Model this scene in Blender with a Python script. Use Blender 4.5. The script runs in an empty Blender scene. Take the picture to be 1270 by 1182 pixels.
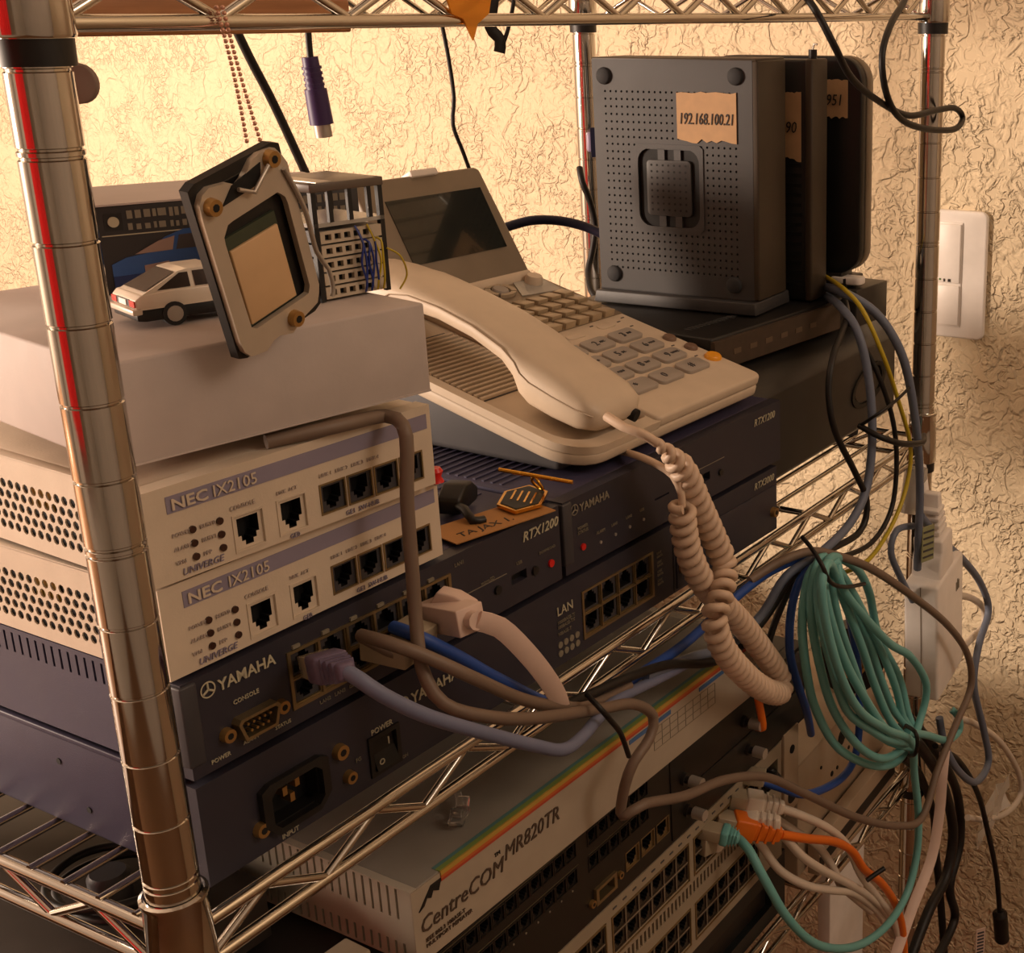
import bpy, bmesh, math, random
from mathutils import Vector, Matrix, Euler
random.seed(7)
C = bpy.context.scene.collection
SC = bpy.context.scene
R = math.radians

# ------------------------------------------------------------------ camera
cam_d = bpy.data.cameras.new('camera')
cam = bpy.data.objects.new('camera', cam_d)
C.objects.link(cam)
cam.matrix_world = Matrix(((0.46964, 0.27008, -0.84053, -0.2632),
                           (-0.88285, 0.14044, -0.44816, -0.3910),
                           (-0.00300, 0.95254, 0.30440, 0.3189),
                           (0, 0, 0, 1)))
cam_d.sensor_fit = 'HORIZONTAL'
cam_d.sensor_width = 36.0
cam_d.lens = 1682.45 / 1270 * 36.0
cam_d.shift_x = -(976.23 - 635) / 1270
cam_d.shift_y = (555.3 - 591) / 1270
cam_d.clip_start = 0.01
SC.camera = cam

# ------------------------------------------------------------------ world, lamps, exposure
W = bpy.data.worlds.new('room_world'); SC.world = W; W.use_nodes = True
W.node_tree.nodes['Background'].inputs[0].default_value = (0.9, 0.6, 0.35, 1)
W.node_tree.nodes['Background'].inputs[1].default_value = 0.02
SC.view_settings.view_transform = 'Standard'
SC.view_settings.look = 'None'
SC.view_settings.gamma = 1
SC.view_settings.use_curve_mapping = False
SC.view_settings.exposure = 0.12

def lamp(name, loc, power, radius, col):
    d = bpy.data.lights.new(name, 'POINT'); d.energy = power; d.shadow_soft_size = radius; d.color = col
    o = bpy.data.objects.new(name, d); C.objects.link(o); o.location = loc
    return o
WARM = (1.0, 0.78, 0.61)
lamp('table_lamp_light', (-0.46, 1.20, 0.31), 102.0, 0.14, WARM)
lamp('room_fill_light', (0.45, -1.45, 1.15), 19.0, 0.30, (1.0, 0.80, 0.63))  # fill light added to lift the ambient on fronts and right side

# ------------------------------------------------------------------ materials
def lin(c):
    return tuple(((x / 255) / 12.92 if x / 255 <= .04045 else ((x / 255 + .055) / 1.055) ** 2.4) for x in c)
MATS = {}
def mat(name, rgb, rough=.5, metal=0., var=.12, scale=60., bump=0., bscale=400., trans=0., emit=0., coat=0., alpha=1., ior=1.45):
    if name in MATS: return MATS[name]
    m = bpy.data.materials.new(name); m.use_nodes = True
    nt = m.node_tree; b = nt.nodes['Principled BSDF']
    tc = nt.nodes.new('ShaderNodeTexCoord')
    nz = nt.nodes.new('ShaderNodeTexNoise'); nz.inputs['Scale'].default_value = scale; nz.inputs['Detail'].default_value = 4
    nt.links.new(tc.outputs['Object'], nz.inputs['Vector'])
    mx = nt.nodes.new('ShaderNodeMix'); mx.data_type = 'RGBA'
    l = lin(rgb)
    mx.inputs['A'].default_value = tuple(x * (1 - var) for x in l) + (1,)
    mx.inputs['B'].default_value = tuple(min(1, x * (1 + var)) for x in l) + (1,)
    nt.links.new(nz.outputs['Fac'], mx.inputs['Factor'])
    nt.links.new(mx.outputs['Result'], b.inputs['Base Color'])
    mr = nt.nodes.new('ShaderNodeMapRange')
    mr.inputs['To Min'].default_value = max(0, rough * .85); mr.inputs['To Max'].default_value = min(1, rough * 1.15)
    nt.links.new(nz.outputs['Fac'], mr.inputs['Value']); nt.links.new(mr.outputs['Result'], b.inputs['Roughness'])
    b.inputs['Metallic'].default_value = metal
    b.inputs['IOR'].default_value = ior
    if trans: b.inputs['Transmission Weight'].default_value = trans
    if coat: b.inputs['Coat Weight'].default_value = coat
    if emit:
        b.inputs['Emission Color'].default_value = l + (1,); b.inputs['Emission Strength'].default_value = emit
    if bump:
        n2 = nt.nodes.new('ShaderNodeTexNoise'); n2.inputs['Scale'].default_value = bscale; n2.inputs['Detail'].default_value = 2
        nt.links.new(tc.outputs['Object'], n2.inputs['Vector'])
        bp = nt.nodes.new('ShaderNodeBump'); bp.inputs['Strength'].default_value = bump; bp.inputs['Distance'].default_value = .0004
        nt.links.new(n2.outputs['Fac'], bp.inputs['Height']); nt.links.new(bp.outputs['Normal'], b.inputs['Normal'])
    MATS[name] = m
    return m

def stucco(name, rgb):
    m = bpy.data.materials.new(name); m.use_nodes = True
    nt = m.node_tree; b = nt.nodes['Principled BSDF']; N = nt.nodes.new; L = nt.links.new
    tc = N('ShaderNodeTexCoord')
    n1 = N('ShaderNodeTexNoise'); n1.inputs['Scale'].default_value = 38; n1.inputs['Detail'].default_value = 2.6; n1.inputs['Distortion'].default_value = 1.0
    n2 = N('ShaderNodeTexNoise'); n2.inputs['Scale'].default_value = 115; n2.inputs['Detail'].default_value = 2.0; n2.inputs['Distortion'].default_value = .8
    n3 = N('ShaderNodeTexNoise'); n3.inputs['Scale'].default_value = 16; n3.inputs['Detail'].default_value = 1
    for n in (n1, n2, n3): L(tc.outputs['Object'], n.inputs['Vector'])
    r1 = N('ShaderNodeValToRGB'); e = r1.color_ramp.elements
    e[0].position = .45; e[0].color = (0, 0, 0, 1); e[1].position = .53; e[1].color = (1, 1, 1, 1)
    L(n1.outputs['Fac'], r1.inputs['Fac'])
    r2 = N('ShaderNodeValToRGB'); e = r2.color_ramp.elements
    e[0].position = .44; e[0].color = (0, 0, 0, 1); e[1].position = .56; e[1].color = (1, 1, 1, 1)
    L(n2.outputs['Fac'], r2.inputs['Fac'])
    r3 = N('ShaderNodeValToRGB'); e = r3.color_ramp.elements
    e[0].position = .42; e[0].color = (1, 1, 1, 1); e[1].position = .55; e[1].color = (.25, .25, .25, 1)
    L(n3.outputs['Fac'], r3.inputs['Fac'])
    mu = N('ShaderNodeMath'); mu.operation = 'MULTIPLY'; L(r2.outputs['Color'], mu.inputs[0]); L(r3.outputs['Color'], mu.inputs[1])
    ad = N('ShaderNodeMath'); ad.operation = 'MULTIPLY_ADD'; L(r1.outputs['Color'], ad.inputs[0]); ad.inputs[1].default_value = .75; L(mu.outputs[0], ad.inputs[2])
    bp = N('ShaderNodeBump'); bp.inputs['Strength'].default_value = .85; bp.inputs['Distance'].default_value = .0028
    L(ad.outputs[0], bp.inputs['Height']); L(bp.outputs['Normal'], b.inputs['Normal'])
    l = lin(rgb)
    b.inputs['Base Color'].default_value = l + (1,); b.inputs['Roughness'].default_value = .75
    return m

def wood(name, a, c, scale=8.):
    m = bpy.data.materials.new(name); m.use_nodes = True
    nt = m.node_tree; b = nt.nodes['Principled BSDF']; N = nt.nodes.new; L = nt.links.new
    tc = N('ShaderNodeTexCoord'); mp = N('ShaderNodeMapping'); mp.inputs['Scale'].default_value = (2, 40, 40)
    nz = N('ShaderNodeTexNoise'); nz.inputs['Scale'].default_value = scale; nz.inputs['Detail'].default_value = 5
    L(tc.outputs['Object'], mp.inputs['Vector']); L(mp.outputs['Vector'], nz.inputs['Vector'])
    rp = N('ShaderNodeValToRGB'); e = rp.color_ramp.elements
    e[0].position = .35; e[0].color = lin(a) + (1,); e[1].position = .65; e[1].color = lin(c) + (1,)
    L(nz.outputs['Fac'], rp.inputs['Fac']); L(rp.outputs['Color'], b.inputs['Base Color']); b.inputs['Roughness'].default_value = .55
    return m

M_wall = stucco('stucco_wallpaper', (228, 208, 174))
M_plain = mat('painted_plaster', (172, 164, 154), .8, scale=6)
M_floor = wood('floor_wood', (96, 66, 42), (128, 92, 60))
M_wood = wood('lath_wood', (150, 98, 58), (178, 122, 78))
M_chrome = mat('chrome', (205, 200, 192), .09, 1., var=.05)
M_black = mat('black_plastic', (24, 22, 21), .45)
M_blackgloss = mat('black_gloss', (14, 13, 12), .4)
M_rubber = mat('rubber_grey', (42, 42, 44), .8)
M_dark = mat('cavity_black', (8, 7, 7), .7)
M_beige = mat('beige_plastic', (206, 190, 170), .5, bump=.15, bscale=900)
M_carton = mat('white_carton', (188, 176, 170), .7, bump=.1, bscale=600)
M_navy = mat('navy_metal', (58, 54, 76), .48, .0, bump=.2, bscale=1500)
M_navyf = mat('navy_front', (46, 44, 54), .45)
M_slate = mat('slate_plastic', (60, 58, 62), .5)
M_cream = mat('cream_plastic', (204, 186, 164), .42)
M_creamk = mat('key_grey', (158, 148, 138), .45)
M_phonedark = mat('phone_charcoal', (74, 72, 74), .5)
M_phonetan = mat('phone_strip', (120, 104, 84), .4)
M_lcd = mat('lcd_glass', (30, 33, 28), .12, coat=.5)
M_tc = mat('graphite_plastic', (56, 54, 54), .5, bump=.2, bscale=2000)
M_tcedge = mat('graphite_rim', (64, 54, 42), .5)
M_brass = mat('brass_screw', (176, 140, 86), .35, .8)
M_gold = mat('gold_metal', (226, 168, 66), .22, 1.)
M_steel = mat('steel_metal', (184, 176, 166), .35, .55)
M_portmetal = mat('port_metal', (150, 132, 98), .35, .8)
M_print = mat('pale_lettering', (184, 176, 150), .6)
M_printdim = mat('dim_lettering', (128, 120, 104), .6)
M_violet = mat('violet_print', (136, 128, 146), .6)
M_violetdim = mat('violet_print_light', (178, 164, 156), .6)
M_ink = mat('black_ink', (26, 22, 20), .6)
M_tape = mat('kraft_tape', (178, 142, 104), .7, var=.2, scale=120)
M_card = mat('kraft_card', (170, 120, 66), .7, var=.2, scale=90)
M_red = mat('red_plastic', (205, 28, 24), .35)
M_white = mat('white_plastic', (236, 228, 220), .4)
M_whitec = mat('white_cable', (214, 200, 184), .45)
M_pinkc = mat('white_flat_cable', (216, 190, 176), .5)
M_grey = mat('grey_cable', (118, 100, 86), .5)
M_greyb = mat('bluegrey_cable', (104, 112, 130), .5)
M_lav = mat('lavender_cable', (110, 116, 142), .5)
M_purple = mat('purple_boot', (104, 92, 116), .5)
M_ps2 = mat('ps2_purple', (62, 44, 92), .45)
M_blue = mat('blue_cable', (38, 74, 150), .45)
M_navyc = mat('navy_cable', (26, 30, 58), .5)
M_teal = mat('teal_cable', (108, 172, 170), .45, var=.08)
M_orange = mat('orange_cable', (226, 112, 26), .45)
M_yellow = mat('yellow_cable', (190, 168, 40), .45)
M_blackc = mat('black_cable', (22, 19, 18), .5)
M_hub = mat('putty_metal', (138, 132, 122), .5, bump=.2, bscale=1500)
M_hubf = mat('putty_front', (170, 156, 138), .5)
M_sw = mat('stone_front', (152, 138, 118), .5)
M_chassis = mat('dark_chassis', (36, 31, 28), .45)
M_case = mat('charcoal_case', (48, 44, 40), .42)
M_panel = mat('beige_steel', (176, 154, 130), .5)
M_clear = mat('clear_plastic', (235, 232, 225), .08, trans=.92, var=.01)
M_film = mat('clear_film', (225, 220, 210), .25, trans=.6, var=.02)

# ------------------------------------------------------------------ mesh builder
class MB:
    def __init__(s): s.v = []; s.f = []; s.m = []
    def add(s, vs, fs, mi=0):
        n = len(s.v); s.v += [tuple(v) for v in vs]; s.f += [tuple(n + i for i in f) for f in fs]; s.m += [mi] * len(fs); return s
    def box(s, x0, x1, y0, y1, z0, z1, mi=0):
        return s.add([(x0, y0, z0), (x1, y0, z0), (x1, y1, z0), (x0, y1, z0), (x0, y0, z1), (x1, y0, z1), (x1, y1, z1), (x0, y1, z1)],
                     [(0, 3, 2, 1), (4, 5, 6, 7), (0, 1, 5, 4), (1, 2, 6, 5), (2, 3, 7, 6), (3, 0, 4, 7)], mi)
    def cyl(s, p0, p1, r0, r1=None, n=16, mi=0, caps=True):
        r1 = r0 if r1 is None else r1
        p0 = Vector(p0); p1 = Vector(p1); d = (p1 - p0).normalized()
        a = d.orthogonal().normalized(); b = d.cross(a)
        vs = []
        for p, r in ((p0, r0), (p1, r1)):
            for i in range(n):
                t = 2 * math.pi * i / n; vs.append(p + (a * math.cos(t) + b * math.sin(t)) * r)
        fs = [(i, (i + 1) % n, n + (i + 1) % n, n + i) for i in range(n)]
        if caps: fs += [tuple(range(n))[::-1], tuple(range(n, 2 * n))]
        return s.add(vs, fs, mi)
    def lathe(s, prof, n=24, o=(0, 0, 0), mi=0):
        vs = []
        for r, z in prof:
            for i in range(n):
                t = 2 * math.pi * i / n; vs.append((o[0] + r * math.cos(t), o[1] + r * math.sin(t), o[2] + z))
        fs = []
        for k in range(len(prof) - 1):
            for i in range(n):
                j = (i + 1) % n; fs.append((k * n + i, k * n + j, (k + 1) * n + j, (k + 1) * n + i))
        return s.add(vs, fs, mi)
    def prism(s, poly, axis, lo, hi, mi=0):
        def P(a, b, t): return {'x': (t, a, b), 'y': (a, t, b), 'z': (a, b, t)}[axis]
        n = len(poly)
        vs = [P(a, b, lo) for a, b in poly] + [P(a, b, hi) for a, b in poly]
        fs = [(i, (i + 1) % n, n + (i + 1) % n, n + i) for i in range(n)] + [tuple(range(n))[::-1], tuple(range(n, 2 * n))]
        return s.add(vs, fs, mi)
    def tube(s, pts, r, n=8, mi=0, caps=True, flat=None):
        pts = [Vector(p) for p in pts]; m = len(pts)
        rs = r if isinstance(r, (list, tuple)) else [r] * m
        t0 = (pts[1] - pts[0]).normalized(); a = t0.orthogonal().normalized()
        if flat: a = (Vector(flat) - t0 * Vector(flat).dot(t0)).normalized()
        vs = []
        for k in range(m):
            t = (pts[min(k + 1, m - 1)] - pts[max(k - 1, 0)])
            if t.length < 1e-9: t = t0.copy()
            t.normalize(); a = (a - t * a.dot(t))
            if a.length < 1e-6: a = t.orthogonal()
            a.normalize(); b = t.cross(a)
            for i in range(n):
                q = 2 * math.pi * i / n
                if flat: off = a * math.cos(q) * rs[k] * .42 + b * math.sin(q) * rs[k] * 1.5
                else: off = (a * math.cos(q) + b * math.sin(q)) * rs[k]
                vs.append(pts[k] + off)
        fs = []
        for k in range(m - 1):
            for i in range(n):
                j = (i + 1) % n; fs.append((k * n + i, k * n + j, (k + 1) * n + j, (k + 1) * n + i))
        if caps: fs += [tuple(range(n))[::-1], tuple(range((m - 1) * n, m * n))]
        return s.add(vs, fs, mi)
    def ball(s, c, r, n=10, mi=0, sc=(1, 1, 1)):
        pr = []
        k = max(4, n // 2)
        for i in range(k + 1):
            t = math.pi * i / k; pr.append((max(1e-6, r * math.sin(t)), -r * math.cos(t)))
        st = len(s.v); s.lathe(pr, n, (0, 0, 0), mi)
        s.v[st:] = [(c[0] + x * sc[0], c[1] + y * sc[1], c[2] + z * sc[2]) for x, y, z in s.v[st:]]
        return s
    def cells(s, x0, x1, z0, z1, holes, depth, y=0., mi=0, back=None, rim=True, f=None, wall=None):
        """plate in the xz plane (front at y, facing -y) with real rectangular openings"""
        xs = sorted({round(a, 6) for h in holes for a in h[:2] if x0 < a < x1} | {x0, x1})
        zs = sorted({round(a, 6) for h in holes for a in h[2:4] if z0 < a < z1} | {z0, z1})
        f = f or (lambda x, yy, z: (x, yy, z))
        H = {}
        for i in range(len(xs) - 1):
            for j in range(len(zs) - 1):
                cx = (xs[i] + xs[i + 1]) / 2; cz = (zs[j] + zs[j + 1]) / 2
                H[i, j] = any(h[0] < cx < h[1] and h[2] < cz < h[3] for h in holes)
        for (i, j), h in H.items():
            a, b, c, d = xs[i], xs[i + 1], zs[j], zs[j + 1]
            if not h:
                s.add([f(a, y, c), f(b, y, c), f(b, y, d), f(a, y, d)], [(0, 1, 2, 3)], mi)
            elif back is not None:
                s.add([f(a, y + depth, c), f(b, y + depth, c), f(b, y + depth, d), f(a, y + depth, d)], [(0, 1, 2, 3)], back)
            for di, dj, p, q in ((-1, 0, (a, c), (a, d)), (1, 0, (b, d), (b, c)), (0, -1, (b, c), (a, c)), (0, 1, (a, d), (b, d))):
                nb = H.get((i + di, j + dj))
                if (h and nb is False) or (nb is None and not h and rim) :
                    s.add([f(p[0], y, p[1]), f(q[0], y, q[1]), f(q[0], y + depth, q[1]), f(p[0], y + depth, p[1])], [(0, 1, 2, 3)], mi if (wall is None or not h) else wall)
        return s
    def perf(s, x0, x1, z0, z1, px, pz, r, stagger, depth, mi=0, f=None, skip=None, y=0., n=8, region=None):
        """perforated plate: grid of cells with round holes, plain border"""
        f = f or (lambda x, yy, z: (x, yy, z))
        a0, a1, b0, b1 = region or (x0, x1, z0, z1)
        nx = int((a1 - a0) / px) - (1 if stagger else 0); nz = int((b1 - b0) / pz)
        ox = a0 + ((a1 - a0) - nx * px - (px / 2 if stagger else 0)) / 2; oz = b0 + ((b1 - b0) - nz * pz) / 2
        def rect(a, b, c, d):
            if b - a > 1e-7 and d - c > 1e-7: s.add([f(a, y, c), f(b, y, c), f(b, y, d), f(a, y, d)], [(0, 1, 2, 3)], mi)
        W_ = nx * px + (px / 2 if stagger else 0)
        rect(x0, x1, z0, oz); rect(x0, x1, oz + nz * pz, z1); rect(x0, ox, oz, oz + nz * pz); rect(ox + W_, x1, oz, oz + nz * pz)
        sq = [(-1, -1), (0, -1), (1, -1), (1, 0), (1, 1), (0, 1), (-1, 1), (-1, 0)]
        for j in range(nz):
            sh = px / 2 if (stagger and j % 2) else 0
            if stagger:
                if sh: rect(ox, ox + sh, oz + j * pz, oz + j * pz + pz)
                else: rect(ox + nx * px, ox + W_, oz + j * pz, oz + j * pz + pz)
            for i in range(nx):
                cx = ox + sh + (i + .5) * px; cz = oz + (j + .5) * pz
                if skip and skip(cx, cz): continue
                o = [f(cx + u * px / 2, y, cz + w * pz / 2) for u, w in sq]
                an = [math.atan2(w, u) for u, w in sq]
                h = [f(cx + r * math.cos(t), y, cz + r * math.sin(t)) for t in an]
                hb = [f(cx + r * math.cos(t), y + depth, cz + r * math.sin(t)) for t in an]
                s.add(o + h + hb, [(k, (k + 1) % 8, 8 + (k + 1) % 8, 8 + k) for k in range(8)] + [(8 + k, 8 + (k + 1) % 8, 16 + (k + 1) % 8, 16 + k) for k in range(8)], mi)
        return s
    def build(s, name, mats, parent=None, smooth=None, bevel=0., seg=2, loc=None, rot=None, weld=True):
        me = bpy.data.meshes.new(name); me.from_pydata(s.v, [], s.f)
        mats = mats if isinstance(mats, (list, tuple)) else [mats]
        for m in mats: me.materials.append(m)
        me.polygons.foreach_set('material_index', s.m)
        bm = bmesh.new(); bm.from_mesh(me)
        if weld: bmesh.ops.remove_doubles(bm, verts=bm.verts, dist=2e-6)
        bmesh.ops.recalc_face_normals(bm, faces=bm.faces)
        if bevel:
            ed = [e for e in bm.edges if len(e.link_faces) == 2 and e.calc_face_angle(0) > .5]
            bmesh.ops.bevel(bm, geom=ed, offset=bevel, segments=seg, profile=.5, affect='EDGES', clamp_overlap=True)
        bm.to_mesh(me); bm.free()
        if smooth is not None or bevel:
            me.polygons.foreach_set('use_smooth', [True] * len(me.polygons)); me.set_sharp_from_angle(angle=R(smooth if smooth is not None else 50))
        me.update()
        return link(name, me, parent, loc, rot)

def link(name, me, parent=None, loc=None, rot=None):
    o = bpy.data.objects.new(name, me); C.objects.link(o)
    if parent: o.parent = parent
    if loc is not None: o.location = loc
    if rot is not None: o.rotation_euler = rot
    return o
def tag(o, label=None, cat=None, group=None, kind=None):
    if label: o['label'] = label
    if cat: o['category'] = cat
    if group: o['group'] = group
    if kind: o['kind'] = kind
    return o
def thing(name, label, cat, loc=(0, 0, 0), rz=0., group=None):
    o = bpy.data.objects.new(name, None); C.objects.link(o); o.empty_display_size = .02
    o.location = loc; o.rotation_euler = (0, 0, rz)
    return tag(o, label, cat, group)

def catmull(pts, step=.004, closed=False):
    P = [Vector(p) for p in pts]; out = []
    n = len(P)
    for i in range(n - 1):
        p0 = P[max(i - 1, 0)]; p1 = P[i]; p2 = P[i + 1]; p3 = P[min(i + 2, n - 1)]
        k = max(2, min(14, int((p2 - p1).length / step)))
        for j in range(k):
            t = j / k
            out.append(.5 * ((2 * p1) + (p2 - p0) * t + (2 * p0 - 5 * p1 + 4 * p2 - p3) * t * t + (3 * p1 - p0 - 3 * p2 + p3) * t ** 3))
    out.append(P[-1]); return out

def text(s, size, mat_, parent, x, z, y=-.0004, name='lettering', align='LEFT', shear=0., ext=.0002, rot=None, squash=1., bold=0.):
    cu = bpy.data.curves.new('t', 'FONT'); cu.body = s; cu.size = size; cu.extrude = ext; cu.align_x = align; cu.shear = shear
    cu.resolution_u = 2; cu.offset = bold
    to = bpy.data.objects.new('t', cu); C.objects.link(to)
    dg = bpy.context.evaluated_depsgraph_get(); me = bpy.data.meshes.new_from_object(to.evaluated_get(dg))
    bpy.data.objects.remove(to); bpy.data.curves.remove(cu)
    me.name = name; me.materials.clear(); me.materials.append(mat_)
    o = link(name, me, parent, (x, y, z), rot or (R(90), 0, 0)); o.scale = (squash, 1, 1)
    return o

def strip(parent, x0, x1, z0, z1, m, name='printed_band', y=-.0003):
    return MB().box(x0, x1, y, y + .0004, z0, z1).build(name, m, parent)

def rj45(parent, x, z, w, h, down=True, rimm=None, name='port', y=0., gap=True):
    """network jack: metal shield rim, stepped opening, dark cavity"""
    b = MB(); t = .0007
    b.cells(x - t, x + w + t, z - t, z + h + t, [(x, x + w, z, z + h)], .0012, y=y - .0004, mi=1)
    a, c = .13, .87
    if down: hs = [(x + a * w, x + c * w, z + .38 * h, z + .9 * h), (x + .24 * w, x + .76 * w, z + .22 * h, z + .38 * h), (x + .36 * w, x + .64 * w, z + .08 * h, z + .22 * h)]
    else: hs = [(x + a * w, x + c * w, z + .1 * h, z + .62 * h), (x + .24 * w, x + .76 * w, z + .62 * h, z + .78 * h), (x + .36 * w, x + .64 * w, z + .78 * h, z + .92 * h)]
    b.cells(x, x + w, z, z + h, hs, .0055, y=y + .0007, mi=2, back=0, rim=False, wall=0)
    return b.build(name, [M_dark, rimm or M_portmetal, M_slate if rimm is None else rimm], parent, weld=False)

def screw(parent, x, z, r, y=0., m=None, name='screw', out=.003):
    b = MB().cyl((x, y, z), (x, y - out, z), r, r * .9, 14)
    b.cyl((x, y - out - .0001, z), (x, y - out + .0004, z), r * .45, r * .45, 8, mi=1)
    return b.build(name, [m or M_brass, M_dark], parent, smooth=40)

def holes_of(ports, m=.0): return [(x - m, x + w + m, z - m, z + h + m) for x, z, w, h in ports]

# ================================================================== the setting
X0, X1, Y0, Y1, Z0, Z1 = -2.3, .93, -2.1, 1.70, -1.05, 1.45
def struct(name, b, m): return tag(b.build(name, m), kind='structure')
struct('wall_back', MB().box(X1, X1 + .1, Y0 - .1, Y1 + .1, Z0, Z1), M_wall)
struct('wall_left', MB().box(X0, X1, Y1, Y1 + .1, Z0, Z1), M_plain)
struct('wall_right', MB().box(X0, X1, Y0 - .1, Y0, Z0, Z1), M_plain)
struct('wall_front', MB().box(X0 - .1, X0, Y0 - .1, Y1 + .1, Z0, Z1), M_plain)
struct('ceiling', MB().box(X0 - .1, X1 + .1, Y0 - .1, Y1 + .1, Z1, Z1 + .1), M_plain)
struct('floor', MB().box(X0 - .1, X1 + .1, Y0 - .1, Y1 + .1, Z0 - .1, Z0), M_floor)

# red curtain added out of view for the red stripe mirrored in the near post
b = MB(); fo = [( -1.75 + .03 * math.sin(i * 1.3), -.14 + i * .03) for i in range(34)]
for (xa, ya), (xb, yb) in zip(fo, fo[1:]):
    b.add([(xa, ya, -.30), (xb, yb, -.30), (xb, yb, 1.1), (xa, ya, 1.1), (xa - .006, ya, -.30), (xb - .006, yb, -.30), (xb - .006, yb, 1.1), (xa - .006, ya, 1.1)],
          [(0, 1, 2, 3), (5, 4, 7, 6), (3, 2, 6, 7)], 0)
tag(b.build('backdrop', mat('red_cloth', (190, 16, 18), .8), smooth=60), 'red curtain added out of view for the red reflection in the chrome post', 'backdrop')

# unseen cabinet added to shade the lower wall, with the lamp stand on it
cbn = thing('shade_cabinet', 'unseen low cabinet added left of the rack to shade the lower wall', 'cabinet', (-.80, .42, Z0)); cbn.scale = (1, 1, .93)
MB().box(0, 1.66, .01, 1.18, .06, .92).build('body', M_floor, cbn, bevel=.002)
MB().box(-.01, 1.67, 0, 1.19, .92, .94).build('top', M_floor, cbn, bevel=.002)
MB().box(.02, 1.64, .04, 1.16, 0, .06).build('plinth', M_black, cbn)
for k in range(3):
    d_ = MB().box(.01 + k * .55, .55 + k * .55, -.006, .010, .08, .90).build('door', M_floor, cbn, bevel=.002); MB().cyl((.05 + k * .55, -.006, .5), (.05 + k * .55, -.026, .5), .012, n=14).build('knob', M_steel, d_, smooth=40)
tl = thing('lamp_stand', 'steel lamp stand on the added cabinet left of the rack', 'lamp', (-.46, 1.20, Z0 + .94 * .93))
MB().lathe([(.0001, 0), (.09, 0), (.09, .012), (.015, .022), (.0001, .022)], 28).build('base', M_steel, tl, smooth=40)
MB().cyl((0, 0, .02), (0, 0, .28), .008, n=14).build('stem', M_steel, tl, smooth=40)
MB().cyl((0, 0, .28), (0, 0, .305), .018, .022, n=18).build('socket', M_white, tl, smooth=40)

# ================================================================== wire rack
L_, D_ = .6973, .3117
rack = thing('wire_rack', 'chrome wire shelving rack with grooved round posts', 'shelving rack', (0, 0, 0))
prof = [(.0001, -.95)]
z = -.95
for k in range(-38, 42):
    zc = .0245 + k * .0254
    for dz in ((0., .0026) if k % 5 == 0 else (0.,)):
        prof += [(.0095, zc + dz - .0007), (.0089, zc + dz - .0003), (.0089, zc + dz + .0003), (.0095, zc + dz + .0007)]
prof = [(.0001, -.95), (.0095, -.95)] + prof[1:] + [(.0095, 1.12), (.0001, 1.12)]
post_b = MB().lathe(prof, 28)
posts = []
for i, (x, y) in enumerate(((0, 0), (L_, 0), (L_, D_), (0, D_))):
    if i == 0: p = post_b.build('post', M_chrome, rack, smooth=40, loc=(x, y, 0)); pm = p.data
    else: p = link('post', pm, rack, (x, y, 0))
    posts.append(p)
lip = [(.0098, -.0002), (.0106, .0), (.0118, -.0006), (.0119, -.0018), (.0112, -.0030), (.0117, -.022), (.0122, -.0400), (.0118, -.0410), (.0096, -.0410)]
rung_b = MB().cyl((-.001, 0, 0), (L_ + .001, 0, 0), .0017, n=8)
rung_m = None
def shelf(zt, name):
    global rung_m
    b = MB()
    zb = zt - .0165
    for (xa, ya), (xb, yb) in (((0, 0), (L_, 0)), ((L_, 0), (L_, D_)), ((L_, D_), (0, D_)), ((0, D_), (0, 0))):
        d = Vector((xb - xa, yb - ya, 0)); n = d.normalized(); l = d.length
        a = Vector((xa, ya, 0)) + n * .011; e = Vector((xb, yb, 0)) - n * .011
        for zz, r in ((zt, .0027), (zb, .0027)):
            b.cyl(a + Vector((0, 0, zz)), e + Vector((0, 0, zz)), r, n=10)
    sh = b.build(name, M_chrome, rack, smooth=50)
    # zigzag trusses, one per side
    for (xa, ya), (xb, yb) in (((0, 0), (L_, 0)), ((L_, 0), (L_, D_)), ((L_, D_), (0, D_)), ((0, D_), (0, 0))):
        d = Vector((xb - xa, yb - ya, 0)); n = d.normalized(); l = d.length - .03
        cnt = int(round(l / .0291)); pts = []
        for i in range(cnt + 1):
            p = Vector((xa, ya, 0)) + n * (.0095 + .0 + i * l / cnt); p.z = (zt - .001) if i % 2 else (zb + .001); pts.append(p)
        zg = MB()
        for p, q in zip(pts, pts[1:]): zg.cyl(p, q, .0019, n=8)
        zg.build('zigzag_wire', M_chrome, sh, smooth=50)
    for i in range(14):
        y = .0235 + i * .0207
        if rung_m is None: o = rung_b.build('rung', M_chrome, sh, smooth=50, loc=(0, y, zt + .0024)); rung_m = o.data
        else: link('rung', rung_m, sh, (0, y, zt + .0024))
    for x in (.2, .5):
        MB().cyl((x, .004, zt - .0008), (x, D_ - .004, zt - .0008), .0022, n=8).build('cross_wire', M_chrome, sh, smooth=50)
    for (x, y) in ((0, 0), (L_, 0), (L_, D_), (0, D_)):
        MB().lathe([(r, q + .0205) for r, q in lip], 28, (x, y, zt)).build('corner_sleeve', M_chrome, sh, smooth=40)
        MB().lathe([(.0097, -.0285), (.0110, -.0285), (.0112, -.0207), (.0097, -.0207)], 24, (x, y, zt)).build('plastic_wedge', M_black, sh, smooth=40)
    return sh
shelf(-.0012, 'middle_shelf'); shelf(.3335, 'upper_shelf'); shelf(-.2975, 'lower_shelf')

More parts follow.
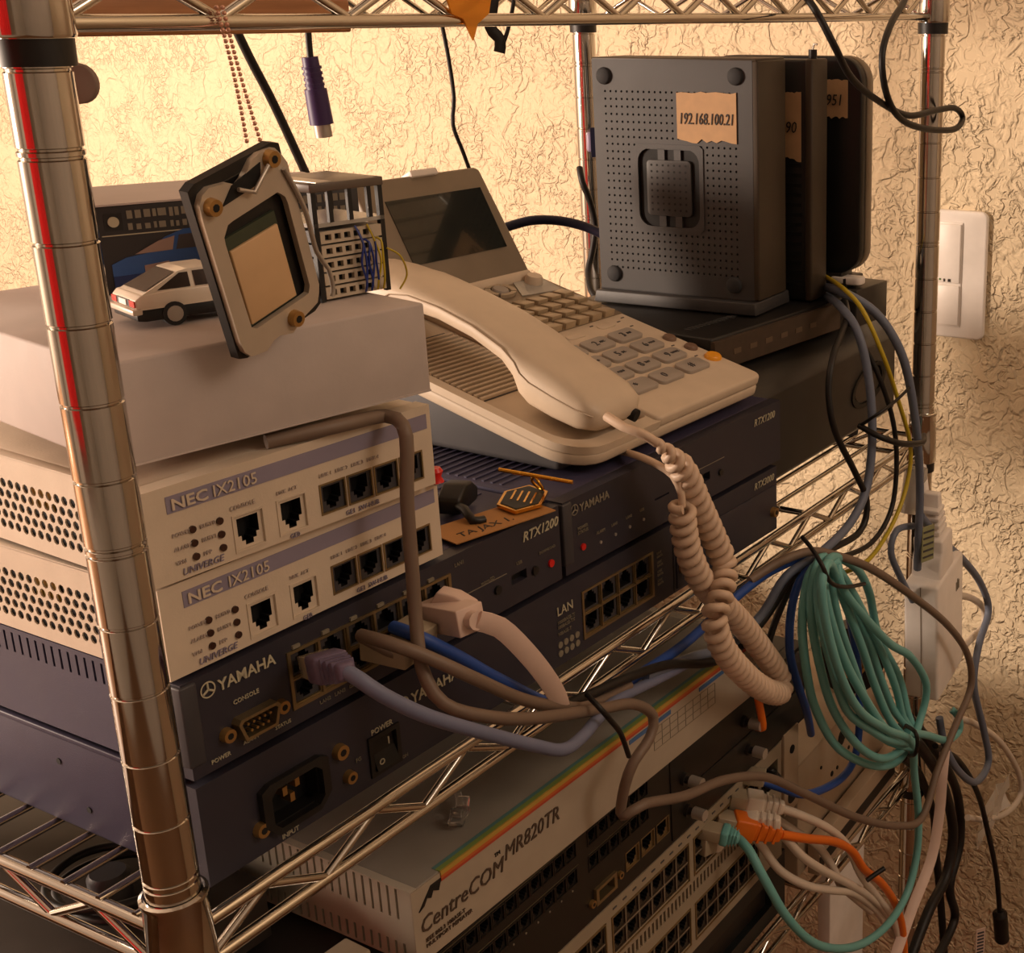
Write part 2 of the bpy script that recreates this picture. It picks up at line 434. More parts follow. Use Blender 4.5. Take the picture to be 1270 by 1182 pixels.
# ================================================================== rack devices on the middle shelf
def device(name, label, cat, loc, rz, w, d, h, mbody, mfront, holes=(), fd=.008, bev=.0012, group=None, side=None):
    t = thing(name, label, cat, loc, rz, group)
    x0 = 0. if side is None else .004
    MB().box(x0, w, fd, d, 0, h).build('body', mbody, t, bevel=bev)
    MB().cells(0, w, 0, h, list(holes), fd, y=0., mi=0).build('front_panel', mfront, t, weld=False)
    return t

def emblem(t, x, z, r, m):
    b = MB(); n = 24
    for ra_, rb2 in ((r, r * .82),):
        c = [(math.cos(2 * math.pi * k / n), math.sin(2 * math.pi * k / n)) for k in range(n)]
        b.add([(x + a * ra_, -.0005, z + c2 * ra_) for a, c2 in c] + [(x + a * rb2, -.0005, z + c2 * rb2) for a, c2 in c], [(k, (k + 1) % n, n + (k + 1) % n, n + k) for k in range(n)])
    for k in range(3):
        a = R(90 + 120 * k); d = Vector((math.cos(a), 0, math.sin(a))); b.tube([Vector((x, -.0005, z)) + d * r * .05, Vector((x, -.0005, z)) + d * r * .8], r * .13, 6)
    return b.build('emblem', m, t)
# ---- long lower router (full width)
pw, phh = .433, .0425
inl = (.0285, .0075, .0275, .0185)
swi = (.0835, .0045, .0155, .0165)
pp = [(.2325 + i * .0153, .0075 + j * .0125, .0145, .0118) for j in (0, 1) for i in range(4)]
r1 = device('rack_router', 'wide dark navy rack router at the bottom of the stack, power inlet at its left', 'router', (.0225, .0105, .0030), R(-1.4), pw, .30, phh, M_navy, M_navyf,
            [(inl[0], inl[0] + inl[2], inl[1], inl[1] + inl[3]), (swi[0], swi[0] + swi[2], swi[1], swi[1] + swi[3])] + [(.2315, .2945, .0065, .0325)], bev=.0015)
# top lip along the left side, screws in the side
MB().box(-.0006, .0022, .008, .30, phh - .0012, phh + .0012).build('edge_lip', M_navy, r1, bevel=.0005)
for y, zz in ((.085, .030), (.070, .012), (.026, .0300), (.024, .013)):
    MB().cyl((.0005, y, zz), (-.0004, y, zz), .0014, n=10).build('side_screw', M_dark, r1)
# power inlet
b = MB(); x, zz, w, h = inl
oct_ = [(x - .003, zz + .004), (x - .003, zz + h + .001), (x + .001, zz + h + .003), (x + w - .001, zz + h + .003), (x + w + .003, zz + h + .001), (x + w + .003, zz + .004), (x + w - .003, zz - .002), (x + .003, zz - .002)]
b.cells(x, x + w, zz, zz + h, [(x + .0015, x + w - .0015, zz + .0015, zz + h - .0015)], .0075, y=.0002, mi=1, back=0)
n = len(oct_)
inner = [(x + .001, zz + .004), (x + .001, zz + h - .003), (x + .004, zz + h), (x + w - .004, zz + h), (x + w - .001, zz + h - .003), (x + w - .001, zz + .004), (x + w - .004, zz + .001), (x + .004, zz + .001)]
for yy in (0,):
    vs = [(a, -.003, c) for a, c in oct_] + [(a, -.0034, c) for a, c in inner] + [(a, 0, c) for a, c in oct_] + [(a, .003, c) for a, c in inner]
    fs = []
    for k in range(n):
        j = (k + 1) % n
        fs += [(k, j, n + j, n + k), (2 * n + k, 2 * n + j, j, k), (n + k, n + j, 3 * n + j, 3 * n + k)]
    b.add(vs, fs, 1)
ino = b.build('power_inlet', [M_dark, M_black], r1, weld=False)
for k, (px_, pz_) in enumerate(((.35, .58), (.58, .64), (.47, .35))):
    MB().box(x + w * px_, x + w * px_ + .0022, .001, .0074, zz + h * pz_, zz + h * pz_ + .0038).build('pin', M_brass, ino)
screw(r1, .0245, .0115, .0033); screw(r1, .0668, .0245, .0036); screw(r1, .0702, .0108, .0030)
b = MB(); x, zz, w, h = swi
b.cells(x - .0012, x + w + .0012, zz - .0012, zz + h + .0012, [(x + .001, x + w - .001, zz + .001, zz + h - .001)], .004, y=-.001, mi=0, back=0)
so = b.build('power_switch', M_black, r1, weld=False)
MB().prism([(-.0022, zz + .0012), (.0005, zz + h / 2), (.0016, zz + h - .0012), (.003, zz + h - .0012), (.003, zz + .0012)], 'x', x + .0014, x + w - .0014).build('rocker', M_blackgloss, so)
text('I', .005, M_print, so, x + w * .6, zz + .0105, y=-.0008); text('O', .004, M_print, so, x + .002, zz + .004, y=-.0026)
text('POWER', .0036, M_print, r1, .0845, .0228); text('INPUT', .0030, M_print, r1, .034, .0012); text('ON', .0022, M_printdim, r1, .1005, .0035); text('FG', .0026, M_printdim, r1, .0748, .0148)
emblem(r1, .1045, .0292, .003, M_print)
text('YAMAHA', .0072, M_print, r1, .109, .0265, bold=.0001)
text('LAN', .0068, M_print, r1, .2105, .0275); text('1000BASE-T/\n100BASE-TX', .0026, M_printdim, r1, .2105, .0228); text('10BASE-T', .0026, M_printdim, r1, .2105, .0165)
for k in range(4):
    for j in range(2):
        MB().cyl((.2120 + k * .0046, -.0005, .0065 + j * .0048), (.2120 + k * .0046, .0003, .0065 + j * .0048), .0018, n=12).build('indicator', M_printdim, r1)
bz = MB().cells(.2310, .2950, .0060, .0330, [(a, a + c, bb, bb + d) for a, bb, c, d in pp], .007, y=-.0006, mi=0).build('port_bezel', M_portmetal, r1, weld=False)
for k, (a, bb, c, d) in enumerate(pp): rj45(bz, a + .0006, bb + .0005, c - .0012, d - .001, down=k < 4, y=.0006, name='port')
for k in range(4): text('LINK\nDATA', .0021, M_printdim, r1, .2985, .0295 - k * .0055)
MB().box(.3146, .3152, -.0003, .002, .001, phh - .001).build('panel_seam', M_dark, r1)
MB().box(.3175, .4318, -.0008, .0005, .0015, .0305).build('module_cover', M_navyf, r1, bevel=.0003)
text('RTX3000', .0062, M_print, r1, .4045, .0345, shear=.25)
screw(r1, .4265, .0135, .0034, y=-.0008); screw(r1, .3225, .0135, .0034, y=-.0008)
for x in (.012, .40):
    for y in (.02, .26): MB().cyl((x, y, -.0002), (x, y, .0008), .006, n=14).build('foot', M_rubber, r1)

# ---- two half-width routers side by side
def router12(label, loc, rz, rear, group):
    w, h, d = .2168, .0392, .235
    if rear:   # port side: block of jacks in a metal bezel
        pts = [(.0485 + i * .0150, .0085 + j * .0115, .0138, .0108) for j in (0, 1) for i in range(6)]
        hs = [(.0475, .1385, .0075, .0315), (.1795, .1905, .0105, .0155)]
    else: pts = []; hs = [(.1205, .1345, .0115, .0165), (.0785, .0925, .0155, .0165)]
    t = device('half_width_router', label, 'router', loc, rz, w, d, h, M_navy, M_navyf, hs, bev=.001, group=group, side=True)
    # slotted left side panel
    fl = lambda u, yy, zz: (yy, u, zz)
    MB().cells(.008, d, 0, h, [(.014 + k * .0051, .0154 + k * .0051, .0285, .0372) for k in range(42)], .004, mi=0, f=fl, back=1).build('side_panel', [M_navy, M_dark], t, weld=False)
    MB().box(-.0012, .006, -.0012, .009, .0055, h - .0008).build('corner_guard', M_slate, t, bevel=.0008)
    for k in range(30):
        if k == 0: rb = MB().box(.006, w - .006, -.0009, .0009, h - .0005, h + .0008).build('rib', M_navy, t, loc=(0, .045, 0)); rm = rb.data
        else: link('rib', rm, t, (0, .045 + k * .006, 0))
    for x in (.012, w - .012):
        for y in (.02, d - .02): MB().cyl((x, y, -.0032), (x, y, .0005), .006, n=14).build('foot', M_rubber, t)
    return t, pts
ra, pts = router12('half width navy router under the two beige routers, cables plugged into its jacks', (.0225, .0105, .0489), R(-1.4), True, 'half width navy routers')
emblem(ra, .0108, .0330, .0033, M_print)
text('YAMAHA', .0064, M_print, ra, .0152, .0303, bold=.0001)
text('CONSOLE', .0026, M_print, ra, .0205, .0220)
text('POWER', .0025, M_print, ra, .0078, .0030); text('ALARM', .0022, M_print, ra, .0225, .0040); text('STATUS', .0022, M_print, ra, .0375, .0030)
# nine pin socket
poly = [(.0200, .0168), (.0372, .0168), (.0385, .0150), (.0360, .0072), (.0212, .0072), (.0187, .0150)]
inn = [(.0212, .0156), (.0360, .0156), (.0370, .0146), (.0350, .0084), (.0222, .0084), (.0202, .0146)]
b = MB(); n = len(poly)
b.add([(a, -.0045, c) for a, c in poly] + [(a, -.0045, c) for a, c in inn] + [(a, 0, c) for a, c in poly] + [(a, -.0005, c) for a, c in inn],
      [f for k in range(n) for j in [(k + 1) % n] for f in ((k, j, n + j, n + k), (2 * n + k, 2 * n + j, j, k), (n + k, n + j, 3 * n + j, 3 * n + k))], 1)
b.add([(a, -.0005, c) for a, c in inn], [tuple(range(n))], 0)
dso = b.build('serial_socket', [M_dark, M_portmetal], ra, weld=False)
for k in range(9):
    xx, zz = (.0232 + k * .0026, .0136) if k < 5 else (.0245 + (k - 5) * .0026, .0104)
    MB().cyl((xx, -.0006, zz), (xx, -.0040, zz), .0006, n=6).build('pin', M_brass, dso)
screw(ra, .0157, .0118, .0030); screw(ra, .0412, .0118, .0030)
bz = MB().cells(.0470, .1390, .0070, .0320, [(a, a + c, bb, bb + d) for a, bb, c, d in pts], .007, y=-.0008).build('port_bezel', M_portmetal, ra, weld=False)
for k, (a, bb, c, d) in enumerate(pts): rj45(bz, a + .0006, bb + .0005, c - .0012, d - .001, down=k < 6, y=.0004)
for k in range(6): MB().box(.050 + k * .0150, .0535 + k * .0150, -.0010, .0002, .0325, .0340).build('indicator', M_printdim, ra)
text('LAN1', .0026, M_printdim, ra, .142, .0335); text('LAN2   LAN3   ISDN', .0024, M_printdim, ra, .060, .0035)
text('microSD', .0026, M_printdim, ra, .158, .0185); text('RTX1200', .0068, M_print, ra, .1885, .0295, shear=.25, bold=.0001)
text('USB', .0024, M_printdim, ra, .183, .0195); text('DOWNLOAD', .0020, M_printdim, ra, .200, .0190)
MB().box(.1455, .176, -.0004, .0003, .0178, .0181).build('printed_line', M_printdim, ra)
MB().box(.1795, .1905, .004, .0045, .0105, .0155).build('usb_tongue', M_black, ra)
for x in (.1962, .1690): MB().cyl((x, .0005, .0122), (x, -.0012, .0122), .0022, n=14).build('button', M_black, ra)
MB().cyl((.2085, .0005, .0115), (.2085, -.0010, .0115), .0020, n=14).build('red_button', M_red, ra)

rb_, _ = router12('half width navy router beneath the front edge of the desk phone', (.2425, .0052, .0489), R(-1.6), False, 'half width navy routers')
emblem(rb_, .0088, .0330, .0030, M_printdim)
text('YAMAHA', .0060, M_printdim, rb_, .0128, .0306, bold=.0001)
text('POWER\nSTATUS', .0024, M_printdim, rb_, .0105, .0212)
MB().cyl((.0142, .0005, .0112), (.0142, -.0010, .0112), .0018, n=14).build('red_button', M_red, rb_)
for k in range(4):
    x = .0290 + k * .0128
    MB().cyl((x, .0003, .0085), (x, -.0006, .0085), .0009, n=10).build('indicator', M_steel, rb_); text(('ALARM', 'LAN1', 'LAN2', 'USB')[k], .0023, M_printdim, rb_, x - .0035, .0138)
text('RTX1200', .0064, M_print, rb_, .1840, .0300, shear=.25)
MB().box(.1205, .1345, .004, .0045, .0115, .0165).build('usb_tongue', M_black, rb_)
MB().cyl((.1455, .0005, .0125), (.1455, -.0012, .0125), .0020, n=14).build('button', M_black, rb_)
MB().box(.112, .150, -.0004, .0003, .0205, .0208).build('printed_line', M_printdim, rb_)

# ---- two small beige routers
def beige(label, loc, rz, w, yel):
    h, d = .0355, .16
    s = w / .140
    P = [(.0355 * s, .0022, .0138, .0145), (.0560 * s, .0022, .0138, .0145)] + [((.0770 + i * .0143) * s, .0045, .0135 * s, .0125) for i in range(4)]
    t = device('small_router', label, 'router', loc, rz, w, d, h, M_beige, M_beige, holes_of(P), bev=.0015, group='small beige routers', side=True)
    fl = lambda u, yy, zz: (yy, u, zz)
    MB().perf(.006, d, 0, h, .0050, .0043, .0019, True, .0006, f=fl, region=(.0175, d - .01, .0045, .0268)).build('vent_panel', M_beige, t)
    MB().box(.0032, .0042, .009, d - .003, .001, h - .001).build('vent_dark_backing', M_dark, t)  # black sheet standing in for the shade behind the vent holes
    MB().box(.0, .0045, .0065, d, h - .0012, h).build('top_edge', M_beige, t, bevel=.0004)
    for k in range(6):
        y_ = .062 + (k % 3) * .005 + yel; z_ = .0225 - (k // 3) * .0043
        MB().box(.0022, .0031, y_ - .0019, y_ + .0019, z_ - .0018, z_ + .0018).build('yellow_component', mat('yellow_part', (170, 140, 60), .5), t)
    for k, (x, zz, ww, hh) in enumerate(P): rj45(t, x + .0007, zz + .0006, ww - .0014, hh - .0012, down=True, rimm=M_beige if k < 2 else None)
    strip(t, .0095 * s, .1375 * s, .0255, .0318, M_violet)
    text('NEC', .0058, M_beige, t, .0110 * s, .0266, y=-.0007, squash=1.3, bold=.0001); text('IX2105', .0062, M_beige, t, .0285 * s, .0265, y=-.0007, squash=1.05)
    for i, x in enumerate((.0185, .0302)):
        for j, zz in enumerate((.0172, .0120, .0068)):
            MB().cyl((x * s, .0004, zz - .0004 * i), (x * s, -.0008, zz - .0004 * i), .0014, n=12).build('indicator', mat('led_dark', (58, 34, 26), .3), t)
            text((('POWER', 'ALARM', 'VPN'), ('BUSY0', 'BUSY1', 'PPP'))[i][j], .0022, M_violetdim, t, (x - .0085) * s, zz - .0008)
    text('UNIVERGE', .0036, M_violet, t, .0120 * s, .0016, shear=.2)
    text('CONSOLE', .0024, M_violetdim, t, .0350 * s, .0190); text('LINK  ACT', .0020, M_violetdim, t, .0565 * s, .0190)
    text('LINK 1   LINK 2   LINK 3   LINK 4', .0021, M_violetdim, t, .0775 * s, .0200); text('GE0', .0026, M_violet, t, .0605 * s, -.0002 + .0002); text('GE1  SW-HUB', .0028, M_violet, t, .0890 * s, .0010)
    for x in (.012, w - .012):
        for y in (.02, d - .02): MB().cyl((x, y, -.0012), (x, y, .0005), .005, n=14).build('foot', M_rubber, t)
    return t
beige('lower of the two small beige routers, resting on the navy router', (.0208, .0125, .0900), R(-1.5), .1395, .004)
beige('upper of the two small beige routers, under the white carton', (.0186, .0108, .1272), R(-4), .1335, .0)

# ---- white carton on top
cb = thing('carton', 'plain white cardboard carton lying on the small beige routers', 'box', (.0186, .0185, .1702), R(-10.5))
MB().box(0, .1305, 0, .165, 0, .0375).build('body', M_carton, cb, bevel=.0012)
MB().box(.0004, .1301, -.0004, .0012, .0004, .0012).build('flap_edge', M_carton, cb)

# ================================================================== things on the carton
# ---- printed toy package
pk = thing('toy_package', 'dark printed toy car package with a red band on its end', 'package', (.0955, .1215, .2080), R(-23))
pkw, pkd, pkh = .112, .07, .0365
MB().box(0, pkw, 0, pkd, 0, pkh).build('body', mat('package_black', (40, 36, 36), .45), pk, bevel=.0006)
MB().box(-.0002, pkw + .0002, -.0002, pkd, pkh, pkh + .0008).build('lid', M_carton, pk)
strip(pk, .002, pkw - .002, .0242, .0246, M_print, 'printed_line')
strip(pk, .0035, .0105, .0265, .0335, M_ink, 'printed_square'); MB().cyl((.0070, -.0009, .0300), (.0070, -.0002, .0300), .0022, n=14).build('printed_dot', M_print, pk)
x_ = .0125; random.seed(11)
while x_ < .105:
    w_ = random.uniform(.0012, .0034); strip(pk, x_, x_ + w_, .0305 + random.uniform(0, .0006), .0342, M_printdim, 'printed_mark'); strip(pk, x_, x_ + w_ * .8, .0262, .0284 + random.uniform(0, .0006), M_printdim, 'printed_mark'); x_ += w_ + random.uniform(.0006, .0016)
# printed blue car on the front
Mbl = mat('blue_ink', (44, 82, 142), .4); Mbd = mat('blue_ink_dark', (26, 44, 92), .4); Mgl = mat('glass_ink', (150, 124, 112), .4)
def flat(poly, m, name='printed_car', y=-.0006):
    return MB().prism(poly, 'y', y, y + .0004).build(name, m, pk)
flat([(.004, .004), (.004, .0125), (.010, .0150), (.018, .0160), (.026, .0220), (.034, .0248), (.060, .0252), (.075, .0225), (.092, .0160), (.108, .0140), (.112, .0040)], Mbl)
flat([(.004, .003), (.004, .0075), (.112, .0110), (.112, .003)], Mbd, y=-.0008)
flat([(.0135, .0160), (.0235, .0208), (.0300, .0222), (.0285, .0165)], Mgl, y=-.0008)
flat([(.0300, .0165), (.0318, .0225), (.0430, .0228), (.0430, .0168)], mat('glass_ink_dark', (60, 54, 54), .4), y=-.0008)
flat([(.0460, .0170), (.0465, .0226), (.0600, .0222), (.0680, .0175)], Mgl, y=-.0008)
flat([(.0165, .0075), (.0265, .0085), (.0265, .0120), (.0165, .0110)], Mgl, y=-.0010)
# end face: grey top, red band, grey-blue foot
for z0_, z1_, m_ in ((.0205, .0355, mat('grey_ink', (84, 74, 70), .5)), (.0110, .0205, mat('crimson_ink', (150, 36, 44), .45)), (.001, .0110, mat('bluegrey_ink', (120, 112, 118), .5))):
    MB().box(-.0004, .0002, .001, pkd - .001, z0_, z1_).build('printed_band', m_, pk)
for k in range(7): MB().box(-.0007, .0, .008 + k * .008, .0125 + k * .008, .0265, .0335).build('printed_mark', M_printdim, pk)

# ---- hatchback model car (forward = +x)
car = thing('model_car', 'small white and black hatchback model car on the carton', 'model car', (.0585, .0520, .2079), R(-17)); car.scale = (.70,) * 3
Mcw = mat('car_white', (222, 208, 190), .3, coat=.4); Mcb = mat('car_black', (26, 24, 24), .35); Mcg = mat('car_glass', (58, 46, 40), .15)
cl, cw = .092, .036
def loft(secs):  # secs: (x, half_width, z0, z1)
    b = MB(); vs = []
    for x, hw, z0_, z1_ in secs: vs += [(x, cw / 2 - hw, z0_), (x, cw / 2 + hw, z0_), (x, cw / 2 + hw * .97, z1_), (x, cw / 2 - hw * .97, z1_)]
    fs = [(0, 1, 2, 3), tuple(4 * (len(secs) - 1) + i for i in (3, 2, 1, 0))]
    for k in range(len(secs) - 1):
        for i in range(4): fs.append((4 * k + i, 4 * k + (i + 1) % 4, 4 * k + 4 + (i + 1) % 4, 4 * k + 4 + i))
    return b.add(vs, fs)
loft([(0, .0168, .0110, .0155), (.003, .018, .0105, .0180), (.02, .018, .0105, .0192), (.06, .018, .0105, .0188), (.086, .0175, .0105, .0165), (.091, .0165, .0105, .0145)]).build('body', Mcw, car, bevel=.0008)
loft([(0, .0170, .0045, .0105), (.004, .0181, .0040, .0108), (.086, .0178, .0040, .0108), (.0915, .0165, .0050, .0105)]).build('lower_body', Mcb, car, bevel=.0006)
gh = MB(); pr = [(.0035, .0178, .0155), (.0250, .0280, .0135), (.0300, .0288, .0133), (.0460, .0288, .0133), (.0640, .0186, .0155)]
vs = [(x, cw / 2 - h_, z_) for x, z_, h_ in pr] + [(x, cw / 2 + h_, z_) for x, z_, h_ in pr]
vs[0] = (.0035, cw / 2 - .0165, .0178); 
gh.add(vs, [(0, 1, 6, 5), (1, 2, 7, 6), (2, 3, 8, 7), (3, 4, 9, 8), (0, 4, 3, 2, 1), (5, 6, 7, 8, 9), (0, 5, 9, 4)]).build('cabin', Mcw, car)
MB().add([(.0060, cw / 2 - .0142, .0195), (.0060, cw / 2 + .0142, .0195), (.0235, cw / 2 + .0122, .0278), (.0235, cw / 2 - .0122, .0278)], [(0, 1, 2, 3)]).build('rear_window', Mcg, car)
for sgn in (-1, 1):
    f_ = lambda x, z_: (x, cw / 2 + sgn * (.0162 - (z_ - .0188) * .26), z_)
    MB().add([f_(.0120, .0195), f_(.0300, .0195), f_(.0300, .0272), f_(.0255, .0272)], [(0, 1, 2, 3)]).build('quarter_window', Mcg, car)
    MB().add([f_(.0325, .0195), f_(.0590, .0195), f_(.0470, .0275), f_(.0325, .0275)], [(0, 1, 2, 3)]).build('door_window', Mcg, car)
    MB().box(.002, .090, cw / 2 + sgn * .0178 - .0004, cw / 2 + sgn * .0178 + .0004, .0104, .0112).build('side_trim', Mcw, car)
    for x in (.0190, .0735):
        wb = MB().cyl((x, cw / 2 + sgn * .0130, .0065), (x, cw / 2 + sgn * .0186, .0065), .0065, n=20)
        wb.cyl((x, cw / 2 + sgn * .0150, .0065), (x, cw / 2 + sgn * .0190, .0065), .0043, n=16, mi=1)
        wb.build('wheel', [M_rubber, M_steel], car, smooth=40)
    MB().box(-.0006, .001, cw / 2 + sgn * .0125 - .0035, cw / 2 + sgn * .0125 + .0035, .0118, .0152).build('tail_light', mat('tail_red', (190, 50, 34), .25), car)
MB().box(-.0004, .001, cw / 2 - .0085, cw / 2 + .0085, .0116, .0154).build('rear_panel', Mcb, car)
MB().box(-.0008, .001, cw / 2 - .0050, cw / 2 + .0050, .0120, .0150).build('number_plate', M_white, car)
MB().box(-.0022, .003, cw / 2 - .0175, cw / 2 + .0175, .0078, .0108).build('rear_bumper', Mcw, car, bevel=.0006)

# ---- miniature server rack
mr = thing('miniature_server_rack', 'tiny toy server rack with blue wires at the back corner of the carton', 'toy rack', (.1262, .0300, .2080), R(-8))
mw, md, mh = .0345, .036, .0475
for x in (0, mw - .0022):
    for y in (0, md - .0022): MB().box(x, x + .0022, y, y + .0022, 0, mh).build('upright', M_black, mr)
MB().box(-.0005, mw + .0005, -.0005, md + .0005, mh - .0035, mh).build('top_plate', mat('grey_ink2', (96, 84, 74), .35), mr, bevel=.0004)
MB().box(.003, mw * .3, .0, md, mh, mh + .0004).build('top_label', M_steel, mr)
MB().box(0, mw, 0, md, .0300, .0316).build('glass_shelf', M_film, mr)
for k in range(3): MB().box(.0075 + k * .0095, .0095 + k * .0095, -.0004, .0012, .0316, mh - .003).build('front_bar', M_black, mr)
for k in range(5):
    u = MB().cells(.0024, mw - .0024, .001 + k * .0056, .0058 + k * .0056, [(.0045 + i * .0046, .0075 + i * .0046, .0022 + k * .0056, .0046 + k * .0056) for i in range(5)], .002, y=-.0002, mi=0, back=1)
    u.build('server_unit', [mat('server_grey', (190, 176, 156), .4), M_dark], mr, weld=False)
    MB().box(.0024, mw - .0024, .0019, md - .001, .001 + k * .0056, .0058 + k * .0056).build('server_case', M_slate, mr)
for k in range(7):
    x = mw * .55 + (k % 4) * .0030
    p = [(x, -.0005, .029 - (k % 2) * .006), (x + .001, -.0035, .022), (x - .001 + .0006 * k, -.0042, .014), (x + .0014, -.0032, .006), (x + .002, -.001, .0015)]
    MB().tube(catmull(p, .0015), .0005, 6).build('wire', M_yellow if k in (3, 6) else mat('wire_blue', (30, 52, 130), .4), mr, smooth=60)
MB().tube(catmull([(mw - .001, -.001, .018), (mw + .004, -.003, .014), (mw + .0065, -.003, .006), (mw + .003, -.002, .0)], .001), .0004, 6).build('wire', M_yellow, mr, smooth=60)

# ================================================================== pendant: processor socket bracket on a ball chain
pd = thing('processor_bracket', 'metal processor socket bracket hanging on a ball chain from the upper shelf', 'key charm')
o_ = Vector((.0374, -.0125, .2650)); u_ = Vector((.0395, .0012, .0121)); v_ = Vector((.0187, .0082, -.0614))
pw_, ph_ = u_.length, v_.length
uu = u_.normalized(); vv = -v_.normalized(); nn = uu.cross(vv)   # local x right, z up, -y outwards
pd.matrix_world = Matrix(((uu.x, -nn.x, vv.x, o_.x + v_.x), (uu.y, -nn.y, vv.y, o_.y + v_.y), (uu.z, -nn.z, vv.z, o_.z + v_.z), (0, 0, 0, 1)))
w, h = pw_, ph_
MB().cells(.001, w - .001, .002, h - .004, [], .003, y=.0022).build('socket_base', M_black, pd, weld=False)
outer = [(.003, 0), (.010, -.0016), (.016, .0012), (.024, -.002), (.029, .001), (w - .003, .003), (w, .008), (w, h - .006), (w - .004, h), (w - .013, h + .001), (w * .45, h - .006), (.014, h - .003), (.004, h - .001), (0, h - .006), (0, .004)]
win = [(.0065, .0085), (w - .0060, .0085), (w - .0045, .0105), (w - .0045, h - .0185), (w - .0075, h - .0150), (.0095, h - .0160), (.0060, h - .0200)]
b = MB()
def ring2(outer, win, y0, y1):
    """plate between an outline and a window, by rays from the window's centre"""
    cx = sum(p[0] for p in win) / len(win); cz = sum(p[1] for p in win) / len(win); N_ = 64
    def hit(poly, t):
        d = (math.cos(t), math.sin(t)); best = 0
        for (ax, az), (bx, bz) in zip(poly, poly[1:] + poly[:1]):
            ex, ez = bx - ax, bz - az; den = d[0] * ez - d[1] * ex
            if abs(den) < 1e-12: continue
            s_ = ((ax - cx) * ez - (az - cz) * ex) / den; q = ((ax - cx) * d[1] - (az - cz) * d[0]) / den
            if s_ > 0 and -1e-6 <= q <= 1 + 1e-6: best = max(best, s_)
        return (cx + d[0] * best, cz + d[1] * best)
    A = [hit(outer, 2 * math.pi * k / N_) for k in range(N_)]; B_ = [hit(win, 2 * math.pi * k / N_) for k in range(N_)]
    vs = [(x, y0, z) for x, z in A] + [(x, y0, z) for x, z in B_] + [(x, y1, z) for x, z in A] + [(x, y1, z) for x, z in B_]
    fs = []
    for k in range(N_):
        j = (k + 1) % N_
        fs += [(k, j, N_ + j, N_ + k), (2 * N_ + k, 3 * N_ + k, 3 * N_ + j, 2 * N_ + j), (k, 2 * N_ + k, 2 * N_ + j, j), (N_ + k, N_ + j, 3 * N_ + j, 3 * N_ + k)]
    return vs, fs
b.add(*ring2(outer, win, -.0012, .0012)).build('load_plate', mat('plate_steel', (190, 176, 158), .38, .3), pd, smooth=35)
MB().add(*ring2([(-.0006, -.001), (w + .0006, -.001), (w + .0006, h + .001), (-.0006, h + .001)], [(.002, .003), (w - .002, .003), (w - .002, h - .003), (.002, h - .003)], .0012, .0050)).build('backing_frame', M_black, pd)
MB().box(.0065, w - .0095, .0010, .0022, .0090, h - .0215).build('circuit_board', mat('board_green', (58, 66, 50), .5), pd)
MB().box(.0080, w - .0105, -.0002, .0012, .0100, h - .0260).build('heat_spreader', mat('copper_tan', (208, 172, 130), .5, .0), pd, bevel=.0004)
for x, z_ in ((.0045, h - .0075), (w - .0075, h - .0025), (w * .62, .0035)):
    screw(pd, x, z_, .0032, y=-.001, m=M_brass, out=.0028)
MB().prism([(.009, h - .0095), (.015, h - .0045), (w - .012, h - .002), (w - .014, h - .0085)], 'y', -.0016, -.0010).build('plate_opening', M_dark, pd)
MB().tube([(.016, -.0030, h - .006), (.022, -.0034, h - .0095), (w - .010, -.0030, h - .0035)], .0008, 8).build('latch_wire', M_steel, pd, smooth=60)
MB().tube(catmull([(w - .003, -.002, h - .008), (w + .0015, -.002, h - .025), (w + .002, -.002, .022), (w + .0045, -.003, .014), (w + .0045, -.003, .006), (w + .003, -.003, .003)], .003), .0009, 8).build('lever_wire', M_steel, pd, smooth=60)
inv = pd.matrix_world.inverted()
ch = MB()
for (a, e, sag) in (((.0640, -.0035, .3215), (.0610, -.0135, .2790), .0008), ((.0665, -.0035, .3215), (.0665, -.0135, .2790), -.0006)):
    a = Vector(a); e = Vector(e); k = 24
    for i in range(k + 1):
        t = i / k; p = a.lerp(e, t); p.y -= .006 * math.sin(math.pi * t * .5) * 0 ; p.x += sag * math.sin(math.pi * t)
        ch.ball(inv @ p, .00082, 8)
ch.build('ball_chain', mat('chain_metal', (214, 160, 136), .3, .3), pd, smooth=80)

# ================================================================== telephone
PH = Matrix.Translation((.262, .012, .1065)) @ Euler((R(14.5), 0, R(-2)), 'XYZ').to_matrix().to_4x4()
ph = thing('desk_phone', 'cream business desk phone with tilted display and grey keys', 'telephone'); ph.matrix_world = PH
def rr(x0, x1, y0, y1, rads, n=6):
    """rounded rectangle outline; radii for corners (x0,y0),(x1,y0),(x1,y1),(x0,y1)"""
    o = []
    for (cx, cy, a0), r_ in zip(((x0, y0, 180), (x1, y0, 270), (x1, y1, 0), (x0, y1, 90)), rads):
        sx = 1 if cx == x0 else -1; sy = 1 if cy == y0 else -1
        for k in range(n + 1):
            t = R(a0 + 90 * k / n); o.append((cx + sx * r_ + r_ * math.cos(t), cy + sy * r_ + r_ * math.sin(t)))
    return o
MB().prism([(.016, -.010), (.016, -.0218), (.185, -.0655), (.188, -.010)], 'x', .014, .181).build('base', M_phonedark, ph, bevel=.004, seg=3)
MB().prism(rr(.006, .187, 0, .188, (.024, .007, .007, .02)), 'z', -.0135, -.0065).build('lower_shell', M_cream, ph, bevel=.0015)
MB().prism(rr(.076, .187, 0, .188, (.004, .006, .006, .003)), 'z', -.0066, 0).build('deck', M_cream, ph, bevel=.0018, seg=3)
